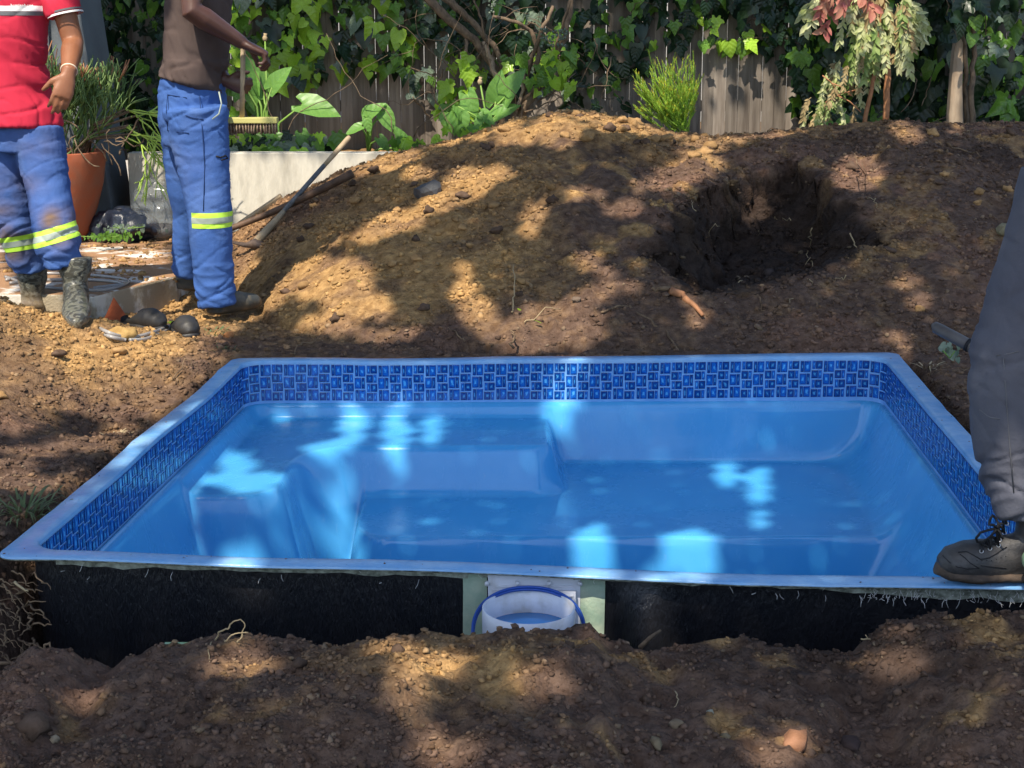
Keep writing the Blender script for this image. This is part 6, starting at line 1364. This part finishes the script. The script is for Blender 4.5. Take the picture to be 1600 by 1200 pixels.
# a light stand-in of the visible surfaces, only used here to find which parts of the crown must stay open
VS = []; FS = []
def _addm(vs, fs): n0 = len(VS); VS.extend(vs); FS.extend(tuple(i + n0 for i in f) for f in fs)
for o in bpy.data.objects:
    if o.type == 'MESH' and o.name.split('.')[0] in ('basin', 'rim', 'tile_grout', 'outer_wall', 'polo_shirt', 'tee_shirt', 'trousers', 'gumboot', 'boot', 'sole', 'concrete_slab', 'planter_wall', 'house_wall', 'pot_wall', 'skimmer_bucket', 'body', 'fence_post', 'film'):
        _addm([v.co[:] for v in o.data.vertices], [p.vertices[:] for p in o.data.polygons])
qx, qy = np.meshgrid(np.arange(-4.4, 4.6, .045), np.arange(1.8, 9.3, .045)); qz = ground_z(qx, qy, False) + .008; qz[pool_in(qx, qy) > .06] = -2; nx_ = qx.shape[1]
_addm(list(zip(qx.ravel().tolist(), qy.ravel().tolist(), qz.ravel().tolist())), [(i * nx_ + j, i * nx_ + j + 1, (i + 1) * nx_ + j + 1, (i + 1) * nx_ + j) for i in range(qx.shape[0] - 1) for j in range(nx_ - 1)])
def _card(x0, x1, y, z0=-.2, z1=2.2): _addm([(x0, y, z0), (x1, y, z0), (x1, y, z1), (x0, y, z1)], [(0, 1, 2, 3)])
_card(-5, 5, FY - .1); _card(aty(970, 0, 9).x, aty(1095, 0, 9).x, 9.0); _card(aty(1250, 0, 9.1).x, aty(1435, 0, 9.1).x, 9.1); _card(aty(1515, 0, 9.7).x, 5, 9.7); _card(aty(372, 0, 9.5).x, aty(640, 0, 9.5).x, 9.5); _card(aty(690, 0, 9.5).x, aty(800, 0, 9.5).x, 9.5)
big_bvh = BVHTree.FromPolygons(VS, FS)
E1 = SUN.cross(V(0, 0, 1)).normalized(); E2 = SUN.cross(E1).normalized(); CELL = .03; OPEN = set(); lo = [9, 9]; hi = [-9, -9]
org = V(0, 0, CAM_H)
for iy_, py in enumerate(range(-24, 1226, 3)):
    for ix_, px in enumerate(range(-24, 1626, 5)):
        lit = is_lit(px, py)
        if not lit and (ix_ % 5 or iy_ % 8): continue
        loc = big_bvh.ray_cast(org, ray(px, py).normalized())[0]
        if loc is None: continue
        a, b = loc.dot(E1), loc.dot(E2); lo = [min(lo[0], a), min(lo[1], b)]; hi = [max(hi[0], a), max(hi[1], b)]
        if lit: OPEN.add((int(math.floor(a / CELL)), int(math.floor(b / CELL))))
canopy_t = thing('shade_tree', (-5.2, -2.2, 0), 'large leafy tree left behind the photographer that casts the dappled shade', 'tree')
mg = .6; A0, A1, B0, B1 = lo[0] - mg, hi[0] + mg, lo[1] - mg, hi[1] + mg; SPC = .052; na, nb = int((A1 - A0) / SPC), int((B1 - B0) / SPC)
ia, ib = np.meshgrid(np.arange(na), np.arange(nb)); lays = []
for layer in range(6):
    a = A0 + (ia.ravel() + RNG.random(na * nb)) * SPC; b = B0 + (ib.ravel() + RNG.random(na * nb)) * SPC; lays.append((a, b, np.full(na * nb, layer)))
a = np.concatenate([q[0] for q in lays]); b = np.concatenate([q[1] for q in lays])
G_ = np.zeros((2000, 2000), bool)
for i, j in OPEN: G_[i + 1000, j + 1000] = True
G2 = G_.copy(); G2[:, 1:] |= G_[:, :-1]
keepm = ~G2[np.floor(a / CELL).astype(int) + 1000, np.floor(b / CELL).astype(int) + 1000]
a, b = a[keepm], b[keepm]; n = len(a)
# height of the crown above each point: follow the ray back up to the crown layer
dist = 6.6 + .7 * RNG.random(n) + .5 * fbm(a * .8, b * .8, seed=71, oct=2)
base = np.outer(a, np.array(E1)) + np.outer(b, np.array(E2)); zt_ = 5.0 + dist - 6.6
tt_ = (zt_ - base[:, 2]) / SUN.z; C = base + np.outer(tt_, np.array(SUN))
ang = RNG.random(n) * 6.28; L_ = .038 + .016 * RNG.random(n); W_ = L_ * .55
tlt = RNG.normal(0, .5, (n, 3)); nn = -np.array(SUN)[None] + tlt; nn /= np.linalg.norm(nn, axis=1)[:, None]
u = np.cos(ang)[:, None] * np.array(E1) + np.sin(ang)[:, None] * np.array(E2); u -= nn * (u * nn).sum(1)[:, None]; u /= np.linalg.norm(u, axis=1)[:, None]; w = np.cross(nn, u)
co = np.stack([C - u * L_[:, None], C + w * W_[:, None], C + u * L_[:, None], C - w * W_[:, None]], 1).reshape(-1, 3)
mc_ = mat('canopy_leaf', (.05, .10, .025), .5, .3, transl=.15)
obj('crown', np_mesh('crown', co, np.arange(n * 4).reshape(-1, 4), mc_, smooth=False), canopy_t, kind='stuff')
cc = C.mean(0); mb = MB(); base_ = V(-5.2, -2.2, -.1)
mb.tube([base_, base_ + V(.1, .1, 1.5), base_ + V(.4, .5, 2.6), base_ + V(.9, 1.0, 3.6)], [.28, .22, .19, .16], 14); mb.build('trunk', M['bark'], canopy_t)
for k in range(9):
    q = C[RNG.integers(n)]; s_ = base_ + V(.9, 1.0, 3.5); e_ = V(*q) + V(0, 0, .5); m_ = s_.lerp(e_, .5) + V(0, 0, .5); mb = MB()
    d_ = E1.dot(m_), E2.dot(m_)
    if k > 1: break
    mb.tube([s_, s_ + V(.2, .2, .7)], [.1, .07], 8); mb.build('limb', M['bark'], canopy_t)
print('CANOPY', n, 'leaves', len(OPEN), 'open cells', lo, hi)
